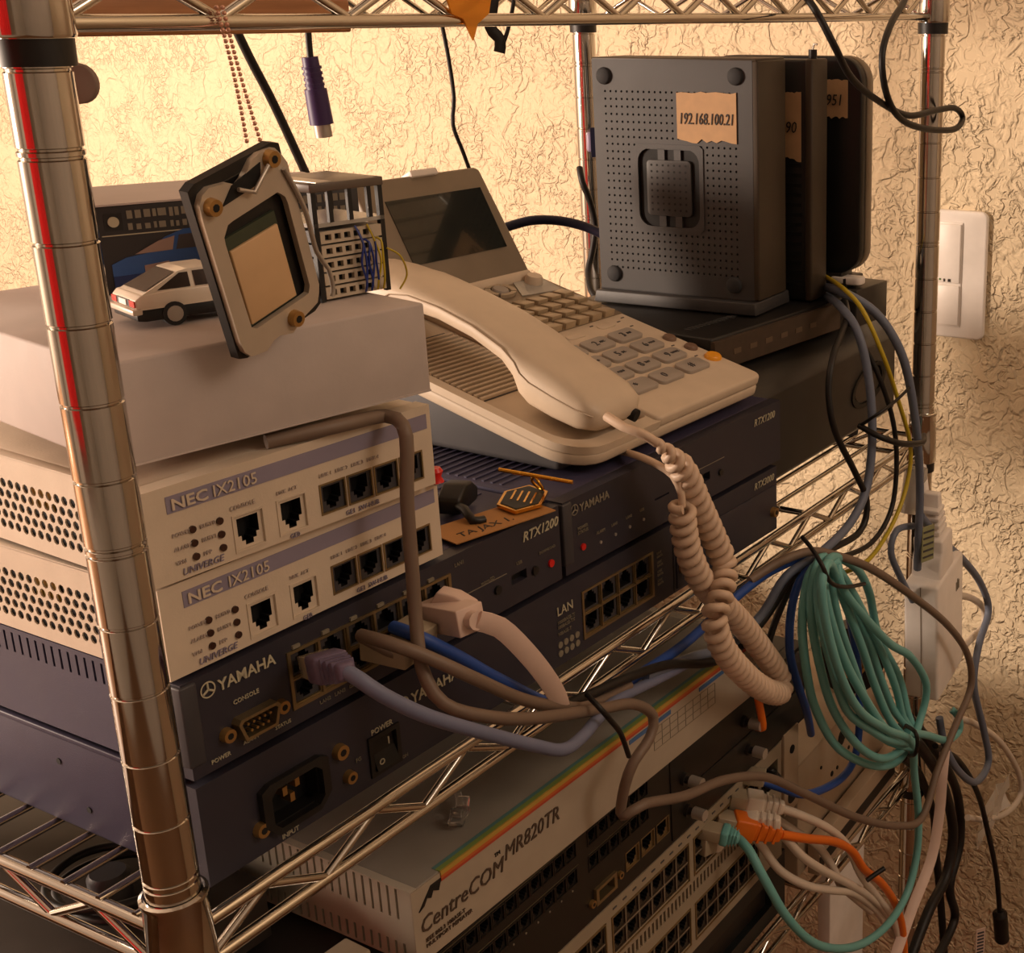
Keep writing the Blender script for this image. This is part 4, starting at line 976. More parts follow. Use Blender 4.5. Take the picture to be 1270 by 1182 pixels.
MB().lathe([(.0001, .0), (.009, .0), (.009, .016), (.0075, .018), (.0001, .018)], 24).build('cap', M_slate, pg, smooth=50)

# ================================================================== wall switch
wp = thing('light_switch', 'cream double rocker light switch plate on the textured wall', 'light switch', (.93, .1035, .0250), R(-90))
MB().prism(rr(0, .0705, 0, .1205, (.007,) * 4), 'y', -.0060, 0).build('plate', M_white, wp, bevel=.0022, seg=3)
MB().box(.0235, .0470, -.0072, -.0058, .0110, .1095).build('rocker_frame', M_white, wp, bevel=.0005)
for z0_, z1_ in ((.0125, .0505), (.0530, .1080)): MB().box(.0245, .0460, -.0090, -.0070, z0_, z1_).build('rocker', M_white, wp, bevel=.0008)
text('II  III', .0042, M_ink, wp, .0300, .0540, y=-.0094)
MB().cyl((.0268, -.0094, .0560), (.0268, -.0088, .0560), .0010, n=10).build('indicator', mat('green_led', (70, 110, 30), .4), wp)

# ================================================================== hung from or on the upper shelf
wl = thing('wooden_lath', 'brown wooden lath lying under the upper shelf by the near post', 'lath', (.020, .0330, .3125), R(2))
MB().box(-.004, .145, 0, .020, 0, .0125).build('stick', M_wood, wl, bevel=.0008)
of = thing('orange_leaf', 'orange paper leaf hanging from the upper shelf', 'paper leaf', (.1900, -.0040, .3095), R(-4)); of.scale = (1.25, 1, 1)
MB().prism([(-.012, .022), (-.009, .010), (-.004, .008), (.0, -.0005), (.0025, .006), (.008, .010), (.011, .022)], 'y', 0, .0008).build('blade', mat('orange_paper', (236, 160, 64), .7, trans=.35, ior=1.05), of)
bs = thing('black_strap', 'frayed black strap hanging from the upper shelf', 'strap', (.4500, .20, .2980), R(-30))
MB().tube(catmull([(0, 0, .05), (.0, 0, .03), (-.003, 0, .014), (.003, 0, .006), (.002, 0, -.002)], .003), .0026, 8, flat=(0, 1, 0)).build('tape', M_blackc, bs, smooth=60)
MB().tube(catmull([(.016, 0, .05), (.014, 0, .03), (.008, 0, .010), (.004, 0, .002)], .003), .0014, 8).build('strand', M_blackc, bs, smooth=60)
mg = thing('round_magnet', 'grey round tab clipped to the near post below its black wedge', 'tab', (.0265, .0200, .2985), R(-62))
MB().prism([(-.012, .009), (-.008, .009)] + [(.0064 * math.cos(R(t)), .0064 * math.sin(R(t))) for t in range(60, -150, -15)] + [(-.012, -.002)], 'y', -.0015, .0015).build('disc', mat('tab_grey', (128, 108, 96), .5), mg, bevel=.0005)

# ------------------------------------------------------------------ cable routes (metres)
CABLES = {
  'grey_a': [(0.0759,0.0131,0.1655),(0.1018,0.0019,0.1665),(0.1249,0.0,0.1647),(0.123,-0.011,0.1626),(0.1219,-0.013,0.1524),(0.1194,-0.013,0.1326),(0.1177,-0.014,0.1053),(0.115,-0.016,0.0816),(0.11,-0.022,0.0632),(0.1098,-0.032,0.0503),(0.1242,-0.04,0.0394),(0.155,-0.04,0.0231),(0.2152,-0.03,-0.0042),(0.2486,-0.028,-0.0176),(0.2649,-0.029,-0.0322),(0.2598,-0.03,-0.0423),(0.2444,-0.03,-0.0485),(0.2412,-0.026,-0.0622),(0.2421,-0.022,-0.0797),(0.2422,-0.026,-0.0796),(0.253,-0.03,-0.0782),(0.2921,-0.03,-0.095),(0.3358,-0.03,-0.1085),(0.3844,-0.03,-0.1331),(0.4296,-0.035,-0.1687),(0.4947,-0.04,-0.2216),(0.5444,-0.05,-0.2546),(0.5846,-0.055,-0.27),(0.6154,-0.055,-0.2442),(0.6513,-0.055,-0.2232),(0.6837,-0.055,-0.2038),(0.6728,-0.055,-0.17),(0.6251,-0.055,-0.124),(0.5514,-0.055,-0.0704),(0.4929,-0.05,-0.0293),(0.4646,-0.04,-0.0123),(0.4444,-0.03,-0.0036),(0.4201,-0.02,-0.0043),(0.3987,-0.012,-0.0096)],
  'grey_b': [(0.1018,0.002,0.0766),(0.0999,-0.014,0.0778),(0.1093,-0.026,0.07),(0.1256,-0.036,0.055),(0.1599,-0.032,0.028),(0.1955,-0.026,0.0061),(0.2322,-0.02,-0.0095),(0.2598,-0.018,-0.0146)],
  'lavender': [(0.0642,-0.028,0.0846),(0.0649,-0.034,0.0824),(0.0702,-0.04,0.0746),(0.0859,-0.046,0.0596),(0.1135,-0.049,0.0392),(0.1419,-0.05,0.0193),(0.1649,-0.048,0.0045),(0.1872,-0.042,-0.0018),(0.2122,-0.032,-0.0079),(0.2431,-0.022,-0.0142),(0.293,-0.016,-0.0256),(0.3395,-0.012,-0.0349)],
  'white_flat': [(0.1382,-0.028,0.0746),(0.1486,-0.031,0.0679),(0.1598,-0.034,0.053),(0.173,-0.034,0.0344),(0.1862,-0.03,0.0162),(0.1953,-0.025,0.0021)],
  'blue_a': [(0.1179,0.0,0.074),(0.118,-0.014,0.0726),(0.1343,-0.02,0.0575),(0.1563,-0.022,0.0371),(0.202,-0.016,0.0013),(0.2439,-0.014,-0.0137),(0.2837,-0.012,-0.0185),(0.3245,-0.012,-0.0197),(0.3695,-0.012,-0.015),(0.4154,-0.014,-0.0112),(0.4544,-0.022,-0.0109)],
  'black_a': [(0.1895,-0.026,0.0081),(0.2199,-0.022,-0.0005),(0.2573,-0.02,-0.0083),(0.2983,-0.018,-0.0198),(0.3435,-0.016,-0.0394),(0.3795,-0.014,-0.0467),(0.4149,-0.014,-0.0399),(0.4415,-0.02,-0.0199),(0.4602,-0.026,-0.0134)],
  'greyblue_a': [(0.6225,0.05,0.1211),(0.5646,0.01,0.1283),(0.5469,-0.012,0.1172),(0.5443,-0.022,0.0899),(0.5404,-0.028,0.052),(0.5296,-0.03,0.0152),(0.5034,-0.03,-0.004),(0.4597,-0.028,-0.0117),(0.4306,-0.02,-0.0174),(0.4098,-0.014,-0.0362),(0.3734,-0.012,-0.0419),(0.3294,-0.014,-0.03),(0.2777,-0.016,-0.0177)],
  'greyblue_b': [(0.6224,0.05,0.1272),(0.5708,0.01,0.1362),(0.5767,-0.012,0.1231),(0.5831,-0.026,0.1016),(0.5921,-0.032,0.0743),(0.6066,-0.034,0.0259),(0.619,-0.032,-0.0185),(0.6234,-0.03,-0.0589),(0.6332,-0.026,-0.0863)],
  'yellow': [(0.6223,0.05,0.1356),(0.5666,0.008,0.14),(0.5568,-0.012,0.128),(0.5601,-0.026,0.098),(0.5759,-0.03,0.0662),(0.5981,-0.032,0.0238),(0.5939,-0.032,-0.0044),(0.5706,-0.032,-0.0264),(0.5365,-0.032,-0.0388),(0.5133,-0.03,-0.0402),(0.4814,-0.032,-0.0326)],
  'black_b': [(0.6166,0.03,0.1204),(0.5568,0.0,0.1212),(0.5003,-0.018,0.1102),(0.4855,-0.022,0.0901),(0.4872,-0.026,0.0634),(0.513,-0.028,0.0286),(0.5287,-0.03,0.0027),(0.5177,-0.03,-0.0158),(0.4655,-0.028,-0.0138),(0.4415,-0.02,-0.0254),(0.4312,-0.012,-0.0499),(0.4217,-0.01,-0.0689)],
  'black_c': [(0.6139,0.03,0.1209),(0.5645,0.0,0.1169),(0.5605,-0.02,0.0888),(0.5728,-0.028,0.0521),(0.5785,-0.03,0.0182),(0.5717,-0.03,-0.0161),(0.5393,-0.03,-0.0305),(0.4915,-0.03,-0.024),(0.4592,-0.03,-0.0122)],
  'black_top': [(0.4806,0.0,0.3358),(0.4674,-0.02,0.3222),(0.4726,-0.03,0.3022),(0.4959,-0.03,0.2833),(0.5313,-0.03,0.2688),(0.5829,-0.03,0.2553),(0.632,-0.03,0.2555),(0.6685,-0.03,0.255),(0.6851,-0.03,0.2473),(0.6595,-0.034,0.2412),(0.6086,-0.034,0.2448),(0.5644,-0.034,0.2541),(0.5407,-0.034,0.2704),(0.5323,-0.034,0.2939),(0.5539,-0.03,0.3128),(0.5979,-0.02,0.3275),(0.6546,0.0,0.344)],
  'black_back': [(0.2949,0.26,0.3188),(0.3054,0.26,0.2959),(0.319,0.26,0.2692),(0.3366,0.26,0.2292),(0.3472,0.26,0.2036)],
  'black_thin': [(0.5004,0.29,0.321),(0.506,0.29,0.2912),(0.5087,0.29,0.2633),(0.5056,0.29,0.2439),(0.5145,0.29,0.2232),(0.5248,0.29,0.1959),(0.5186,0.28,0.1646)],
  'ps2': [(0.2989,0.2,0.3312),(0.2954,0.2,0.3187),(0.2941,0.2,0.3062),(0.294,0.2,0.2935)],
  'navy': [(0.5185,0.28,0.1635),(0.5441,0.27,0.1691),(0.5558,0.26,0.1713),(0.5723,0.25,0.1692),(0.5824,0.235,0.1646),(0.5872,0.22,0.1582)],
  'black_side': [(0.627,0.27,0.203),(0.6226,0.265,0.193),(0.6279,0.262,0.1766),(0.633,0.262,0.1567),(0.6282,0.262,0.1378),(0.6214,0.262,0.1225),(0.6071,0.25,0.1095),(0.6025,0.24,0.1035)],
  'teal': [(0.4472,-0.036,-0.0106),(0.4305,-0.036,-0.0142),(0.4218,-0.036,-0.0408),(0.4274,-0.036,-0.0766),(0.4412,-0.036,-0.1119),(0.4715,-0.038,-0.1554),(0.5236,-0.042,-0.1956),(0.5608,-0.045,-0.2091),(0.5774,-0.046,-0.1956),(0.5644,-0.038,-0.171),(0.5441,-0.036,-0.1357),(0.5192,-0.036,-0.0932),(0.4794,-0.036,-0.0414),(0.4489,-0.038,-0.0075),(0.4303,-0.04,-0.0117),(0.4221,-0.042,-0.0342),(0.4319,-0.044,-0.0768),(0.4495,-0.046,-0.1163),(0.4864,-0.048,-0.1604),(0.5266,-0.05,-0.1884),(0.5791,-0.048,-0.1986),(0.5737,-0.042,-0.1812),(0.5617,-0.04,-0.1494),(0.5239,-0.04,-0.0944),(0.4771,-0.04,-0.035),(0.4506,-0.04,-0.0111),(0.4291,-0.044,-0.0121),(0.4213,-0.048,-0.0325),(0.4295,-0.052,-0.0682),(0.4497,-0.054,-0.1115),(0.4842,-0.056,-0.1429),(0.5191,-0.056,-0.1687),(0.5808,-0.05,-0.2017),(0.5878,-0.04,-0.1852),(0.5831,-0.034,-0.154),(0.5489,-0.032,-0.1068),(0.5264,-0.034,-0.063),(0.5004,-0.036,-0.0348),(0.4523,-0.042,-0.008),(0.4237,-0.05,-0.0088),(0.4226,-0.054,-0.0318),(0.4423,-0.056,-0.073),(0.4724,-0.058,-0.1154),(0.507,-0.058,-0.1538),(0.5633,-0.052,-0.195),(0.5941,-0.048,-0.1897),(0.5986,-0.05,-0.1641),(0.5667,-0.05,-0.1265),(0.5221,-0.05,-0.0944),(0.4538,-0.05,-0.0313),(0.454,-0.044,-0.0116),(0.4449,-0.044,-0.0164),(0.4572,-0.044,-0.0537),(0.4828,-0.044,-0.0998),(0.5076,-0.044,-0.142),(0.5278,-0.046,-0.1738),(0.5649,-0.054,-0.1979),(0.5417,-0.046,-0.1678),(0.5165,-0.044,-0.1274),(0.4926,-0.044,-0.0861),(0.4628,-0.044,-0.0389),(0.4325,-0.05,-0.0041),(0.4094,-0.056,-0.0022),(0.4079,-0.058,-0.0249),(0.4246,-0.06,-0.0697),(0.4554,-0.06,-0.1127),(0.5023,-0.06,-0.1509),(0.5566,-0.056,-0.1891),(0.5795,-0.05,-0.23),(0.5902,-0.05,-0.2712),(0.5894,-0.05,-0.3069),(0.5702,-0.05,-0.3315),(0.5306,-0.05,-0.3345),(0.4762,-0.05,-0.3144),(0.4184,-0.05,-0.2733),(0.3855,-0.045,-0.2328),(0.3722,-0.035,-0.1976),(0.375,-0.022,-0.1817),(0.381,-0.008,-0.179)],
  'teal_loop': [(0.5581,-0.052,-0.1829),(0.5984,-0.052,-0.2059),(0.6477,-0.05,-0.2357),(0.6748,-0.05,-0.2398),(0.6697,-0.05,-0.2248),(0.6677,-0.045,-0.2192)],
  'orange': [(0.403,-0.03,-0.1852),(0.4277,-0.036,-0.201),(0.4624,-0.04,-0.2228),(0.4871,-0.042,-0.2448),(0.5083,-0.042,-0.2726),(0.5381,-0.042,-0.3023),(0.5671,-0.042,-0.3396),(0.5832,-0.042,-0.3727),(0.5902,-0.042,-0.4098)],
  'orange_stub': [(0.4094,-0.008,-0.078),(0.4071,-0.012,-0.093),(0.4095,-0.014,-0.1125),(0.4109,-0.012,-0.1167),(0.4167,-0.004,-0.1199)],
  'white_a': [(0.4113,-0.022,-0.1714),(0.4315,-0.028,-0.1871),(0.4619,-0.034,-0.2129),(0.4904,-0.036,-0.2434),(0.5116,-0.038,-0.2807),(0.5449,-0.038,-0.323),(0.5776,-0.038,-0.3666),(0.5914,-0.038,-0.4121)],
  'white_b': [(0.4,-0.024,-0.1763),(0.4107,-0.03,-0.1927),(0.4258,-0.034,-0.2141),(0.4545,-0.036,-0.2425),(0.5029,-0.037,-0.2859),(0.5497,-0.036,-0.3318),(0.5907,-0.034,-0.3806)],
  'white_c': [(0.4,-0.006,-0.183),(0.4069,-0.014,-0.2016),(0.4175,-0.022,-0.2241),(0.4395,-0.03,-0.2467),(0.469,-0.034,-0.268),(0.5046,-0.035,-0.2931),(0.5513,-0.032,-0.3386),(0.594,-0.03,-0.3919)],
  'white_d': [(0.4109,-0.012,-0.1771),(0.4409,-0.02,-0.2075),(0.4656,-0.026,-0.233),(0.4835,-0.03,-0.2624),(0.4971,-0.03,-0.2845),(0.5482,-0.03,-0.3388)],
  'blue_b': [(0.4183,-0.002,-0.1605),(0.4295,-0.014,-0.1693),(0.4588,-0.02,-0.1893),(0.5053,-0.022,-0.2033),(0.5322,-0.022,-0.199),(0.5396,-0.022,-0.1696),(0.534,-0.022,-0.1217),(0.5112,-0.024,-0.0682),(0.4758,-0.03,-0.0285)],
  'blue_c': [(0.4523,-0.03,-0.0153),(0.4339,-0.028,-0.0198),(0.4257,-0.026,-0.039),(0.4282,-0.024,-0.0685),(0.4431,-0.022,-0.0987),(0.4664,-0.016,-0.1292),(0.5012,-0.002,-0.1688)],
  'bk_1': [(0.6029,-0.03,-0.2056),(0.6521,-0.03,-0.2559),(0.6955,-0.03,-0.3097),(0.7236,-0.03,-0.3699),(0.7116,-0.03,-0.4082),(0.6713,-0.03,-0.4196),(0.6303,-0.03,-0.4424)],
  'bk_2': [(0.6253,-0.026,-0.2106),(0.6943,-0.022,-0.2762),(0.7552,-0.02,-0.3494),(0.7712,-0.02,-0.4094),(0.7483,-0.02,-0.4474),(0.7649,-0.02,-0.4935),(0.7178,-0.02,-0.5075)],
  'bk_3': [(0.6286,-0.02,-0.2501),(0.6743,-0.016,-0.2905),(0.7217,-0.012,-0.3578),(0.7337,-0.01,-0.3987),(0.7506,-0.01,-0.4609),(0.7703,-0.01,-0.5481)],
  'white_flat2': [(0.6696,-0.04,-0.2585),(0.6607,-0.042,-0.2759),(0.6566,-0.042,-0.3116),(0.6417,-0.042,-0.3451),(0.6041,-0.042,-0.3675),(0.5668,-0.042,-0.3933)],
  'bk_barrel': [(0.6473,-0.04,-0.2433),(0.7055,-0.04,-0.2887),(0.7573,-0.04,-0.3489),(0.7923,-0.04,-0.4113),(0.8225,-0.04,-0.4741),(0.8389,-0.04,-0.5281)],
  'greyblue_c': [(0.6269,-0.03,-0.0406),(0.6667,-0.03,-0.0727),(0.7177,-0.032,-0.1094),(0.7583,-0.034,-0.1462),(0.7746,-0.036,-0.1773),(0.7475,-0.038,-0.1976),(0.7339,-0.04,-0.2293),(0.7588,-0.042,-0.2839),(0.7703,-0.044,-0.3218),(0.7378,-0.044,-0.3247),(0.6913,-0.044,-0.2879),(0.6693,-0.04,-0.2546),(0.6646,-0.036,-0.2273)],
  'white_loop': [(0.7092,-0.03,-0.1375),(0.7522,-0.028,-0.1578),(0.7905,-0.026,-0.1835),(0.7924,-0.026,-0.1999),(0.7565,-0.028,-0.1976),(0.722,-0.03,-0.1929)],
  'white_up': [(0.7256,0.012,-0.0137),(0.6788,-0.01,-0.0275),(0.6593,-0.022,-0.0461),(0.6526,-0.028,-0.0641)],
  'white_lr': [(0.7186,-0.03,-0.2554),(0.7711,-0.03,-0.2876),(0.8425,-0.03,-0.3419),(0.9036,-0.03,-0.4051),(0.9191,-0.03,-0.4414),(0.8741,-0.03,-0.4376),(0.8106,-0.03,-0.4084),(0.7604,-0.03,-0.3778)],
  'coil1': [(0.281,0.004,0.1234),(0.2799,-0.008,0.1193),(0.2831,-0.018,0.1156),(0.292,-0.024,0.1062),(0.3059,-0.026,0.0905),(0.3179,-0.026,0.0709),(0.3321,-0.026,0.0475),(0.3419,-0.028,0.0251),(0.3287,-0.034,0.0143),(0.3172,-0.036,0.0034),(0.3268,-0.036,-0.0193),(0.3542,-0.034,-0.0483),(0.3854,-0.03,-0.0733),(0.415,-0.024,-0.0898),(0.4204,-0.02,-0.0818),(0.3997,-0.02,-0.0558),(0.3681,-0.021,-0.0208),(0.3322,-0.022,0.0139),(0.3147,-0.023,0.0389),(0.3075,-0.024,0.058),(0.3035,-0.026,0.0733)],
  'cordtail': [(0.323,0.03,0.0894),(0.307,0.004,0.0946),(0.3021,-0.012,0.0935),(0.3019,-0.022,0.0889),(0.303,-0.026,0.0793),(0.3034,-0.026,0.072)],
  'grey_loop': [(0.6358,-0.02,-0.0532),(0.6048,-0.02,-0.0465),(0.5952,-0.02,-0.0604),(0.6115,-0.022,-0.0875),(0.6302,-0.024,-0.1124)],
  'tie_t': [(0.4256,-0.034,0.0135),(0.4162,-0.046,0.0106),(0.4094,-0.056,0.0046),(0.4164,-0.058,-0.0082),(0.4411,-0.056,-0.0213),(0.4875,-0.048,-0.0386)],
  'tie_b': [(0.561,-0.05,-0.1796),(0.5441,-0.064,-0.1727),(0.5444,-0.066,-0.1815),(0.5488,-0.062,-0.1941),(0.5867,-0.04,-0.2184),(0.5891,-0.036,-0.2076),(0.561,-0.05,-0.1796)],
  'tie_h': [(0.2082,-0.03,0.0071),(0.2034,-0.04,0.0058),(0.2097,-0.042,-0.0041),(0.2232,-0.038,-0.0194),(0.2348,-0.034,-0.0391)],
  'tie_r1': [(0.5369,-0.02,0.053),(0.5335,-0.036,0.0488),(0.5535,-0.044,0.0392),(0.5997,-0.04,0.0263),(0.6533,-0.02,0.0142)],
  'tie_r2': [(0.5369,-0.02,0.053),(0.5302,-0.036,0.0649),(0.5501,-0.04,0.0693),(0.57,-0.042,0.0744)],
  'tie_o': [(0.5041,-0.046,-0.2781),(0.5106,-0.05,-0.2755),(0.5173,-0.054,-0.2735)],
}

# ================================================================== cables
def cable(key, r, m, label, cat='cable', name='cable', flat=None, n=10, group=None):
    return tag(MB().tube(catmull(CABLES[key], .005), r, n, flat=flat).build(name, m, smooth=60), label, cat, group)
def plugged(key, r, m, label, name='network_cable', flat=None, n=10, cat='cable'):
    t = thing(name, label, cat); t.location = CABLES[key][0]
    o = MB().tube([Vector(p) - Vector(CABLES[key][0]) for p in catmull(CABLES[key], .005)], r, n, flat=flat).build('cord', m, t, smooth=60)
    return t
def rel(t, p): return Vector(p) - t.location
def plug(t, p, d, mplug, mboot, l=.020, w=.0118, h=.0080, boot=.018, up=(0, 0, 1)):
    """clear-ended modular plug at p pointing along d (into the jack), boot behind it"""
    p = rel(t, p); d = Vector(d).normalized(); u = Vector(up); s = d.cross(u).normalized(); u = s.cross(d)
    def bx(a0, a1, w_, h_, w2=None, h2=None):
        w2 = w_ if w2 is None else w2; h2 = h_ if h2 is None else h2
        vs = []
        for a, ww, hh in ((a0, w_, h_), (a1, w2, h2)):
            for i, j in ((-1, -1), (1, -1), (1, 1), (-1, 1)): vs.append(p + d * a + s * (i * ww / 2) + u * (j * hh / 2))
        return vs, [(0, 3, 2, 1), (4, 5, 6, 7), (0, 1, 5, 4), (1, 2, 6, 5), (2, 3, 7, 6), (3, 0, 4, 7)]
    MB().add(*bx(0, -l, w, h)).build('plug', mplug, t, bevel=.0006)
    if boot:
        bo = MB().add(*bx(-l * .75, -l * .75 - boot * .45, w * 1.08, h * 1.25)); bo.build('boot', mboot, t, bevel=.0015)
        b2 = MB(); q0 = -l * .75 - boot * .40
        b2.add(*bx(q0, q0 - boot * .6, w * .85, h * 1.05, w * .5, h * .7)); o = b2.build('boot_tail', mboot, t, bevel=.0012)
        for k in range(3): MB().add(*bx(q0 - boot * (.12 + .16 * k), q0 - boot * (.17 + .16 * k), w * (.86 - .09 * k), h * (1.1 - .1 * k))).build('boot_rib', mboot, o)
Mrj = mat('plug_clear', (188, 172, 146), .2, trans=.3)

cable('grey_a', .0029, M_grey, 'long grey brown cable hanging down in front of the beige routers', name='network_cable')
t = plugged('grey_b', .0029, M_grey, 'grey brown cable plugged into the navy router behind the hanging cable')
plug(t, (.1085, .0060, .0680), (-.15, 1, .05), Mrj, M_grey, boot=0, l=.022); MB().tube([rel(t, (.1085, -.012, .0675)), rel(t, CABLES['grey_b'][0])], .0029, 10).build('cord_end', M_grey, t, smooth=60)
t = plugged('lavender', .0030, M_lav, 'grey lavender network cable with a purple boot in the navy router')
p_in = Vector((.0790, .0050, .0735)); p_out = Vector(CABLES['lavender'][0]); plug(t, p_in, p_in - p_out, Mrj, M_purple, l=.014, boot=.030, w=.0125, h=.0090)
MB().tube([rel(t, p_in), Vector((0, 0, 0))], .0034, 10).build('cord_end', M_purple, t, smooth=60)
t = plugged('white_flat', .0032, M_pinkc, 'flat white network cable with a large white plug in the navy router', flat=(.8, .5, -.2))
p_in = Vector((.1445, .0050, .0690)); p_out = Vector(CABLES['white_flat'][0]); plug(t, p_in, p_in - p_out, M_pinkc, M_pinkc, l=.030, boot=0, w=.0140, h=.0120)
d_ = (p_in - p_out).normalized()
MB().prism([(0, .006), (.004, .012), (.012, .0105), (.020, .006)], 'y', -.004, .004).build('latch_guard', M_pinkc, t, loc=rel(t, p_in - d_ * .0035), rot=(0, 0, R(-72)), bevel=.0008)
MB().tube([rel(t, p_in - d_ * .028), Vector((0, 0, 0))], .0042, 10).build('strain_relief', M_pinkc, t, smooth=60)
t = plugged('blue_a', .0029, M_blue, 'blue network cable from the navy router passing behind the white flat one')
plug(t, (.1260, .0055, .0690), (-.1, 1, .1), Mrj, M_blue, boot=0, l=.016)
cable('black_a', .0026, M_blackc, 'black cable running along the front rail over the hub', name='power_cable')
cable('greyblue_a', .0030, M_greyb, 'blue grey cable hanging in front of the oval emblem', name='network_cable')
cable('greyblue_b', .0032, M_greyb, 'thick blue grey cable arching down in front of the far right post', name='network_cable')
cable('yellow', .0016, M_yellow, 'thin yellow cable arching past the desktop case', name='network_cable')
cable('black_b', .0023, M_blackc, 'black cable bulging to the left in front of the desktop case', name='power_cable')
cable('black_c', .0018, M_blackc, 'thin black cable crossing the oval emblem', name='power_cable')
cable('black_top', .0022, M_blackc, 'black cable looping down from the upper shelf at the right', name='power_cable')
cable('black_back', .0026, M_blackc, 'straight black cable slanting down behind the hanging charm', name='power_cable')
cable('black_thin', .0015, M_blackc, 'thin dark cable hanging against the wall behind the phone', name='thin_cable')
cable('navy', .0036, M_navyc, 'thick navy cable behind the phone display', name='network_cable')
cable('black_side', .0026, M_blackc, 'black cable beside the perforated computer at the rear post', name='power_cable')
lc = thing('lavender_clip', 'pale lavender cable clip on the rear post', 'clip', (.6830, .2960, .2180), R(-50))
MB().box(-.006, .006, -.008, .002, -.008, .008).build('body', mat('clip_lavender', (150, 138, 166), .4), lc, bevel=.002); MB().box(-.003, .003, -.0086, -.007, -.012, .012).build('tongue', M_navyc, lc)
# keyboard plug
t = plugged('ps2', .0018, M_blackc, 'cable with a purple round keyboard plug hanging from the upper shelf', name='keyboard_cable')
e = rel(t, CABLES['ps2'][-1]); d = Vector((.08, -.02, -1)).normalized()
MB().cyl(e - d * .004, e + d * .014, .0044, .0050, n=14).build('strain_relief', M_ps2, t, smooth=40)
for k in range(4): MB().cyl(e + d * (.001 + k * .003), e + d * (.0024 + k * .003), .0054, n=14).build('relief_ring', M_ps2, t, smooth=40)
MB().cyl(e + d * .013, e + d * .032, .0060, .0064, n=16).build('grip', M_ps2, t, smooth=40)
MB().cyl(e + d * .032, e + d * .039, .0047, n=16).build('plug_shell', M_steel, t, smooth=40)

t = plugged('teal', .0030, M_teal, 'teal network cable tied in a hanging coil')
MB().tube([rel(t, p) for p in catmull(CABLES['teal_loop'], .004)], .0030, 10).build('cord_loop', M_teal, t, smooth=60)
p_in = Vector(CABLES['teal'][-1]); plug(t, (.3600, .004, -.1660), (-.35, 1, .2), Mrj, M_teal, l=.018, boot=.012)
for key, w_ in ((Vector(CABLES['teal'][0]), (.012, .004, .011)),):
    pass
def tie(pts, label, r=.0014):
    return tag(MB().tube(catmull(pts, .003), r, 8).build('twist_tie', M_blackc, smooth=60), label, 'twist tie')
tie(CABLES['tie_t'], 'black twist tie round the top of the teal coil')
tie(CABLES['tie_b'], 'black twist tie round the bottom of the teal coil', .0016)
tie(CABLES['tie_h'], 'black twist tie holding the grey cables above the hub')
tie(CABLES['tie_r1'], 'black twist tie on the cables beside the far right post', .0022)
tie(CABLES['tie_r2'], 'thin black tie end pointing up beside the far right post', .0011)
tie(CABLES['tie_o'], 'short black tie end standing on the orange cable', .0018)

t = plugged('orange', .0031, M_orange, 'orange network cable with orange boot in the stone coloured switch')
p_in = Vector((.3760, .003, -.1690)); p_out = Vector(CABLES['orange'][0]); plug(t, p_in, p_in - p_out, Mrj, M_orange, l=.016, boot=.034, w=.0135, h=.0120)
MB().tube([rel(t, p_in), Vector((0, 0, 0))], .0036, 10).build('cord_end', M_orange, t, smooth=60)
cable('orange_stub', .0026, M_orange, 'short piece of orange cable at a thumbscrew below the coiled cord')
for k, (key, lb, px_) in enumerate((('white_a', 'uppermost white network cable leaving the stone coloured switch', (.3950, .003, -.1640)), ('white_b', 'white network cable running just above the orange one', (.3880, .003, -.1760)), ('white_c', 'lowest white network cable sagging under the orange one', (.3560, .003, -.1760)), ('white_d', 'white network cable hidden behind the orange one', (.3760, .003, -.1790)))):
    t = plugged(key, .0030, M_whitec, lb)
    p_in = Vector(px_); p_out = Vector(CABLES[key][0]); plug(t, p_in, p_in - p_out, Mrj, M_whitec, l=.014, boot=.026 if k < 2 else .014, w=.0125, h=.0110)
    MB().tube([rel(t, p_in), Vector((0, 0, 0))], .0034, 10).build('cord_end', M_whitec, t, smooth=60)
t = plugged('blue_b', .0029, M_blue, 'blue network cable curving from the switch up behind the teal coil')
plug(t, (.4120, .004, -.1560), (-.3, 1, 0), Mrj, M_blue, l=.016, boot=0)
cable('blue_c', .0028, M_blue, 'blue cable hanging along the left side of the teal coil', name='network_cable')
cable('bk_1', .0046, M_blackc, 'thickest black power cable in the bundle at the lower right', name='power_cable')
cable('bk_2', .0042, M_blackc, 'black power cable at the right of the lower bundle', name='power_cable')
cable('bk_3', .0036, M_blackc, 'black power cable at the left of the lower bundle', name='power_cable')
cable('white_flat2', .0030, M_pinkc, 'flat white cable hanging over the black cable bundle', name='flat_cable', flat=(.9, .4, 0))
t = plugged('bk_barrel', .0026, M_blackc, 'black cable ending in a barrel at the lower right corner', name='power_cable')
e = rel(t, CABLES['bk_barrel'][-1]); d = (Vector(CABLES['bk_barrel'][-1]) - Vector(CABLES['bk_barrel'][-2])).normalized()
MB().cyl(e - d * .003, e + d * .002, .004, .0075, n=16).build('collar', M_blackc, t, smooth=40); MB().cyl(e + d * .002, e + d * .040, .0075, n=18).build('ferrite_barrel', M_black, t, smooth=40)
cable('greyblue_c', .0032, M_greyb, 'blue grey cable looping round the right of the white adapter', name='network_cable')
cable('grey_loop', .0026, M_greyb, 'short blue grey loop left of the white adapter', name='network_cable')
cable('white_loop', .0030, M_whitec, 'white cable loop behind the right of the adapter', name='power_cable')
cable('white_lr', .0030, M_whitec, 'white cable loop against the wall at the lower right', name='power_cable')
pf = thing('plastic_wrap', 'crumpled clear plastic wrap at the end of the white loop', 'plastic wrap', tuple(CABLES['white_lr'][-2]))
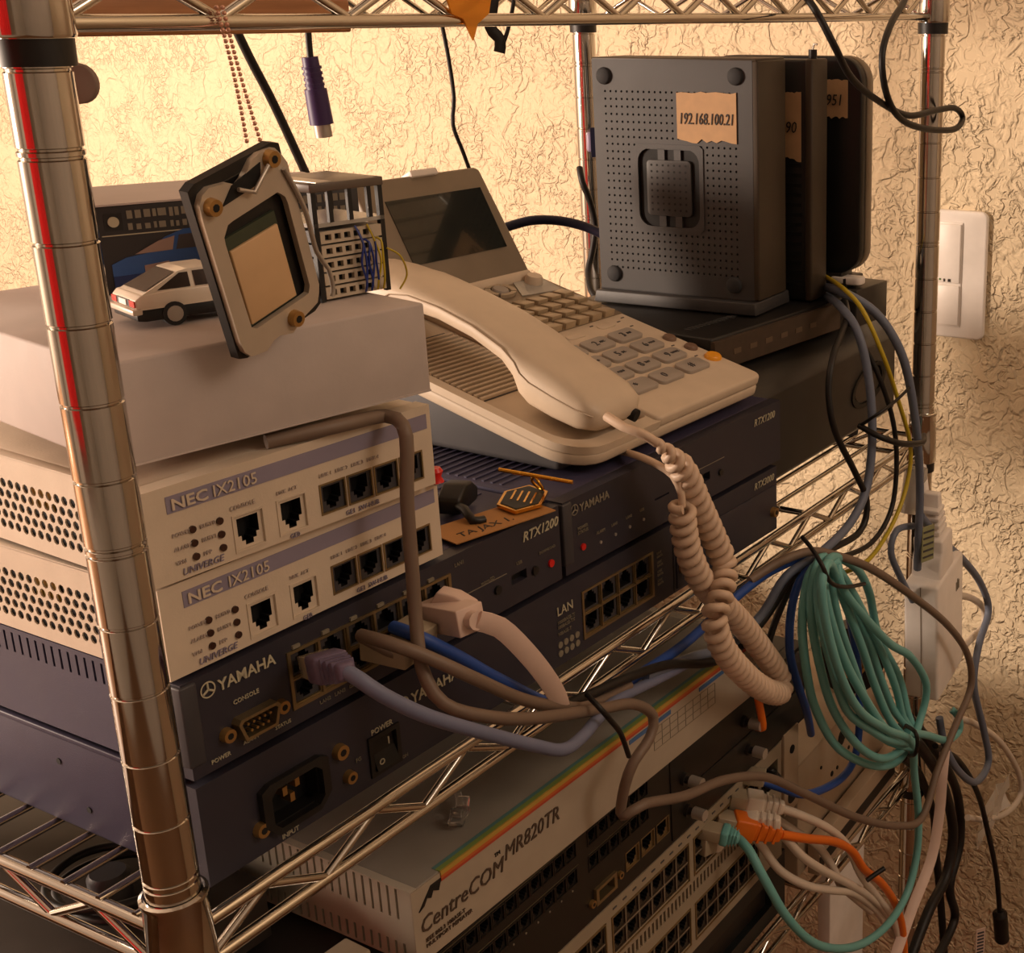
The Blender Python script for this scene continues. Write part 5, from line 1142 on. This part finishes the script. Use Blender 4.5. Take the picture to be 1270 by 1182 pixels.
b = MB(); random.seed(3); gx, gz = 9, 5; vs = [((i - 2) * .010 + random.uniform(-.003, .003), random.uniform(-.006, .004), (j - 2) * .010 + random.uniform(-.004, .004)) for j in range(gz) for i in range(gx)]
b.add(vs, [(j * gx + i, j * gx + i + 1, (j + 1) * gx + i + 1, (j + 1) * gx + i) for j in range(gz - 1) for i in range(gx - 1)]).build('film', M_film, pf)
st_ = thing('barcode_tag', 'tiny pale barcode tag hanging in the lower right corner', 'tag', (.800, -.030, -.560), R(-40))
MB().box(0, .010, 0, .001, 0, .034).build('slip', M_pinkc, st_)
for k in range(8): MB().box(.0015, .0085, -.0004, .0, .003 + k * .0037, .0048 + k * .0037).build('bar', M_phonedark, st_)
nt_ = thing('net_tag', 'green printed cable tag beside the white plug', 'tag', (.622, -.034, -.058), R(-20)); MB().box(0, .013, 0, .001, -.018, .010).build('slip', mat('tag_green', (150, 150, 110), .6), nt_)
for k in range(5): MB().box(.001, .012, -.0004, 0, -.015 + k * .005, -.0135 + k * .005).build('printed_line', M_phonedark, nt_)

# ---- white power adapter with plug
ad = thing('power_adapter', 'white power adapter brick hanging in front of the right post', 'power adapter', (.6400, -.0440, -.2000)); ad.rotation_euler = (0, R(-6), R(4))
MB().box(0, .066, 0, .028, 0, .103).build('body', M_white, ad, bevel=.003, seg=3)
MB().box(-.0004, .0664, .0135, .0142, .002, .101).build('seam', mat('seam_grey', (150, 138, 124), .5), ad)
MB().box(.050, .055, -.0004, .0003, .030, .0312).build('slot', M_dark, ad); [MB().box(.046 + .003 * k, .0478 + .003 * k, -.0004, .0003, .076, .0835 + .002 * (k % 2)).build('printed_mark', M_printdim, ad) for k in range(3)]
pl = MB().prism([(.012, .100), (.014, .116), (.018, .122), (.017, .134), (.044, .134), (.046, .100)], 'y', .002, .026).build('mains_plug', M_white, ad, bevel=.002)
for k in range(4): MB().box(.022 - k * .0006, .042 - k * .0022, .006, .022, .135 + k * .0062, .1388 + k * .0062).build('relief_ring', M_white, pl, bevel=.0008)
MB().prism([(.024, .133), (.040, .133), (.034, .168), (.027, .168)], 'y', .008, .020).build('strain_relief', M_white, pl, bevel=.001)
t = MB().tube(catmull(CABLES['white_up'], .005), .0034, 10).build('mains_cable', M_white, smooth=60); tag(t, 'white mains cord coming down the right post to the adapter plug', 'cable')
tag(MB().cyl((.668, -.006, -.055), (.674, -.006, -.020), .011, .009, n=18).build('clear_tube', M_film, smooth=40), 'clear plastic sleeve on the cables below the right post collar', 'sleeve')

# ---- coiled handset cord
def helix(path, r, tr_, pitch, lead=.03):
    P = catmull(path, .003); S = [0.]
    for a, c_ in zip(P, P[1:]): S.append(S[-1] + (c_ - a).length)
    out = []; tot = S[-1]; N_ = int(tot / pitch * 14); k = 0; a = None
    for i in range(N_ + 1):
        s_ = tot * i / N_
        while k < len(S) - 2 and S[k + 1] < s_: k += 1
        u = (s_ - S[k]) / max(1e-9, S[k + 1] - S[k]); p = P[k].lerp(P[k + 1], u); t = (P[min(k + 2, len(P) - 1)] - P[max(k - 1, 0)]).normalized()
        a = t.orthogonal().normalized() if a is None else (a - t * a.dot(t)).normalized()
        q = 2 * math.pi * s_ / pitch; rad = r * min(1, max(0, (s_ - lead) / .025))
        out.append(p + (a * math.cos(q) + t.cross(a) * math.sin(q)) * rad)
    return out
cc = thing('coiled_phone_cable', 'cream coiled handset cord hanging over the shelf front', 'phone cord'); cc.location = CABLES['coil1'][0]
MB().tube([p - cc.location for p in helix(CABLES['coil1'], .0053, .0024, .0072)], .0026, 8).build('coil', mat('cord_cream', (210, 184, 160), .45), cc, smooth=70)
MB().tube([Vector(p) - cc.location for p in catmull(CABLES['cordtail'], .004)], .0021, 8).build('straight_end', mat('cord_cream', (0, 0, 0)), cc, smooth=70)
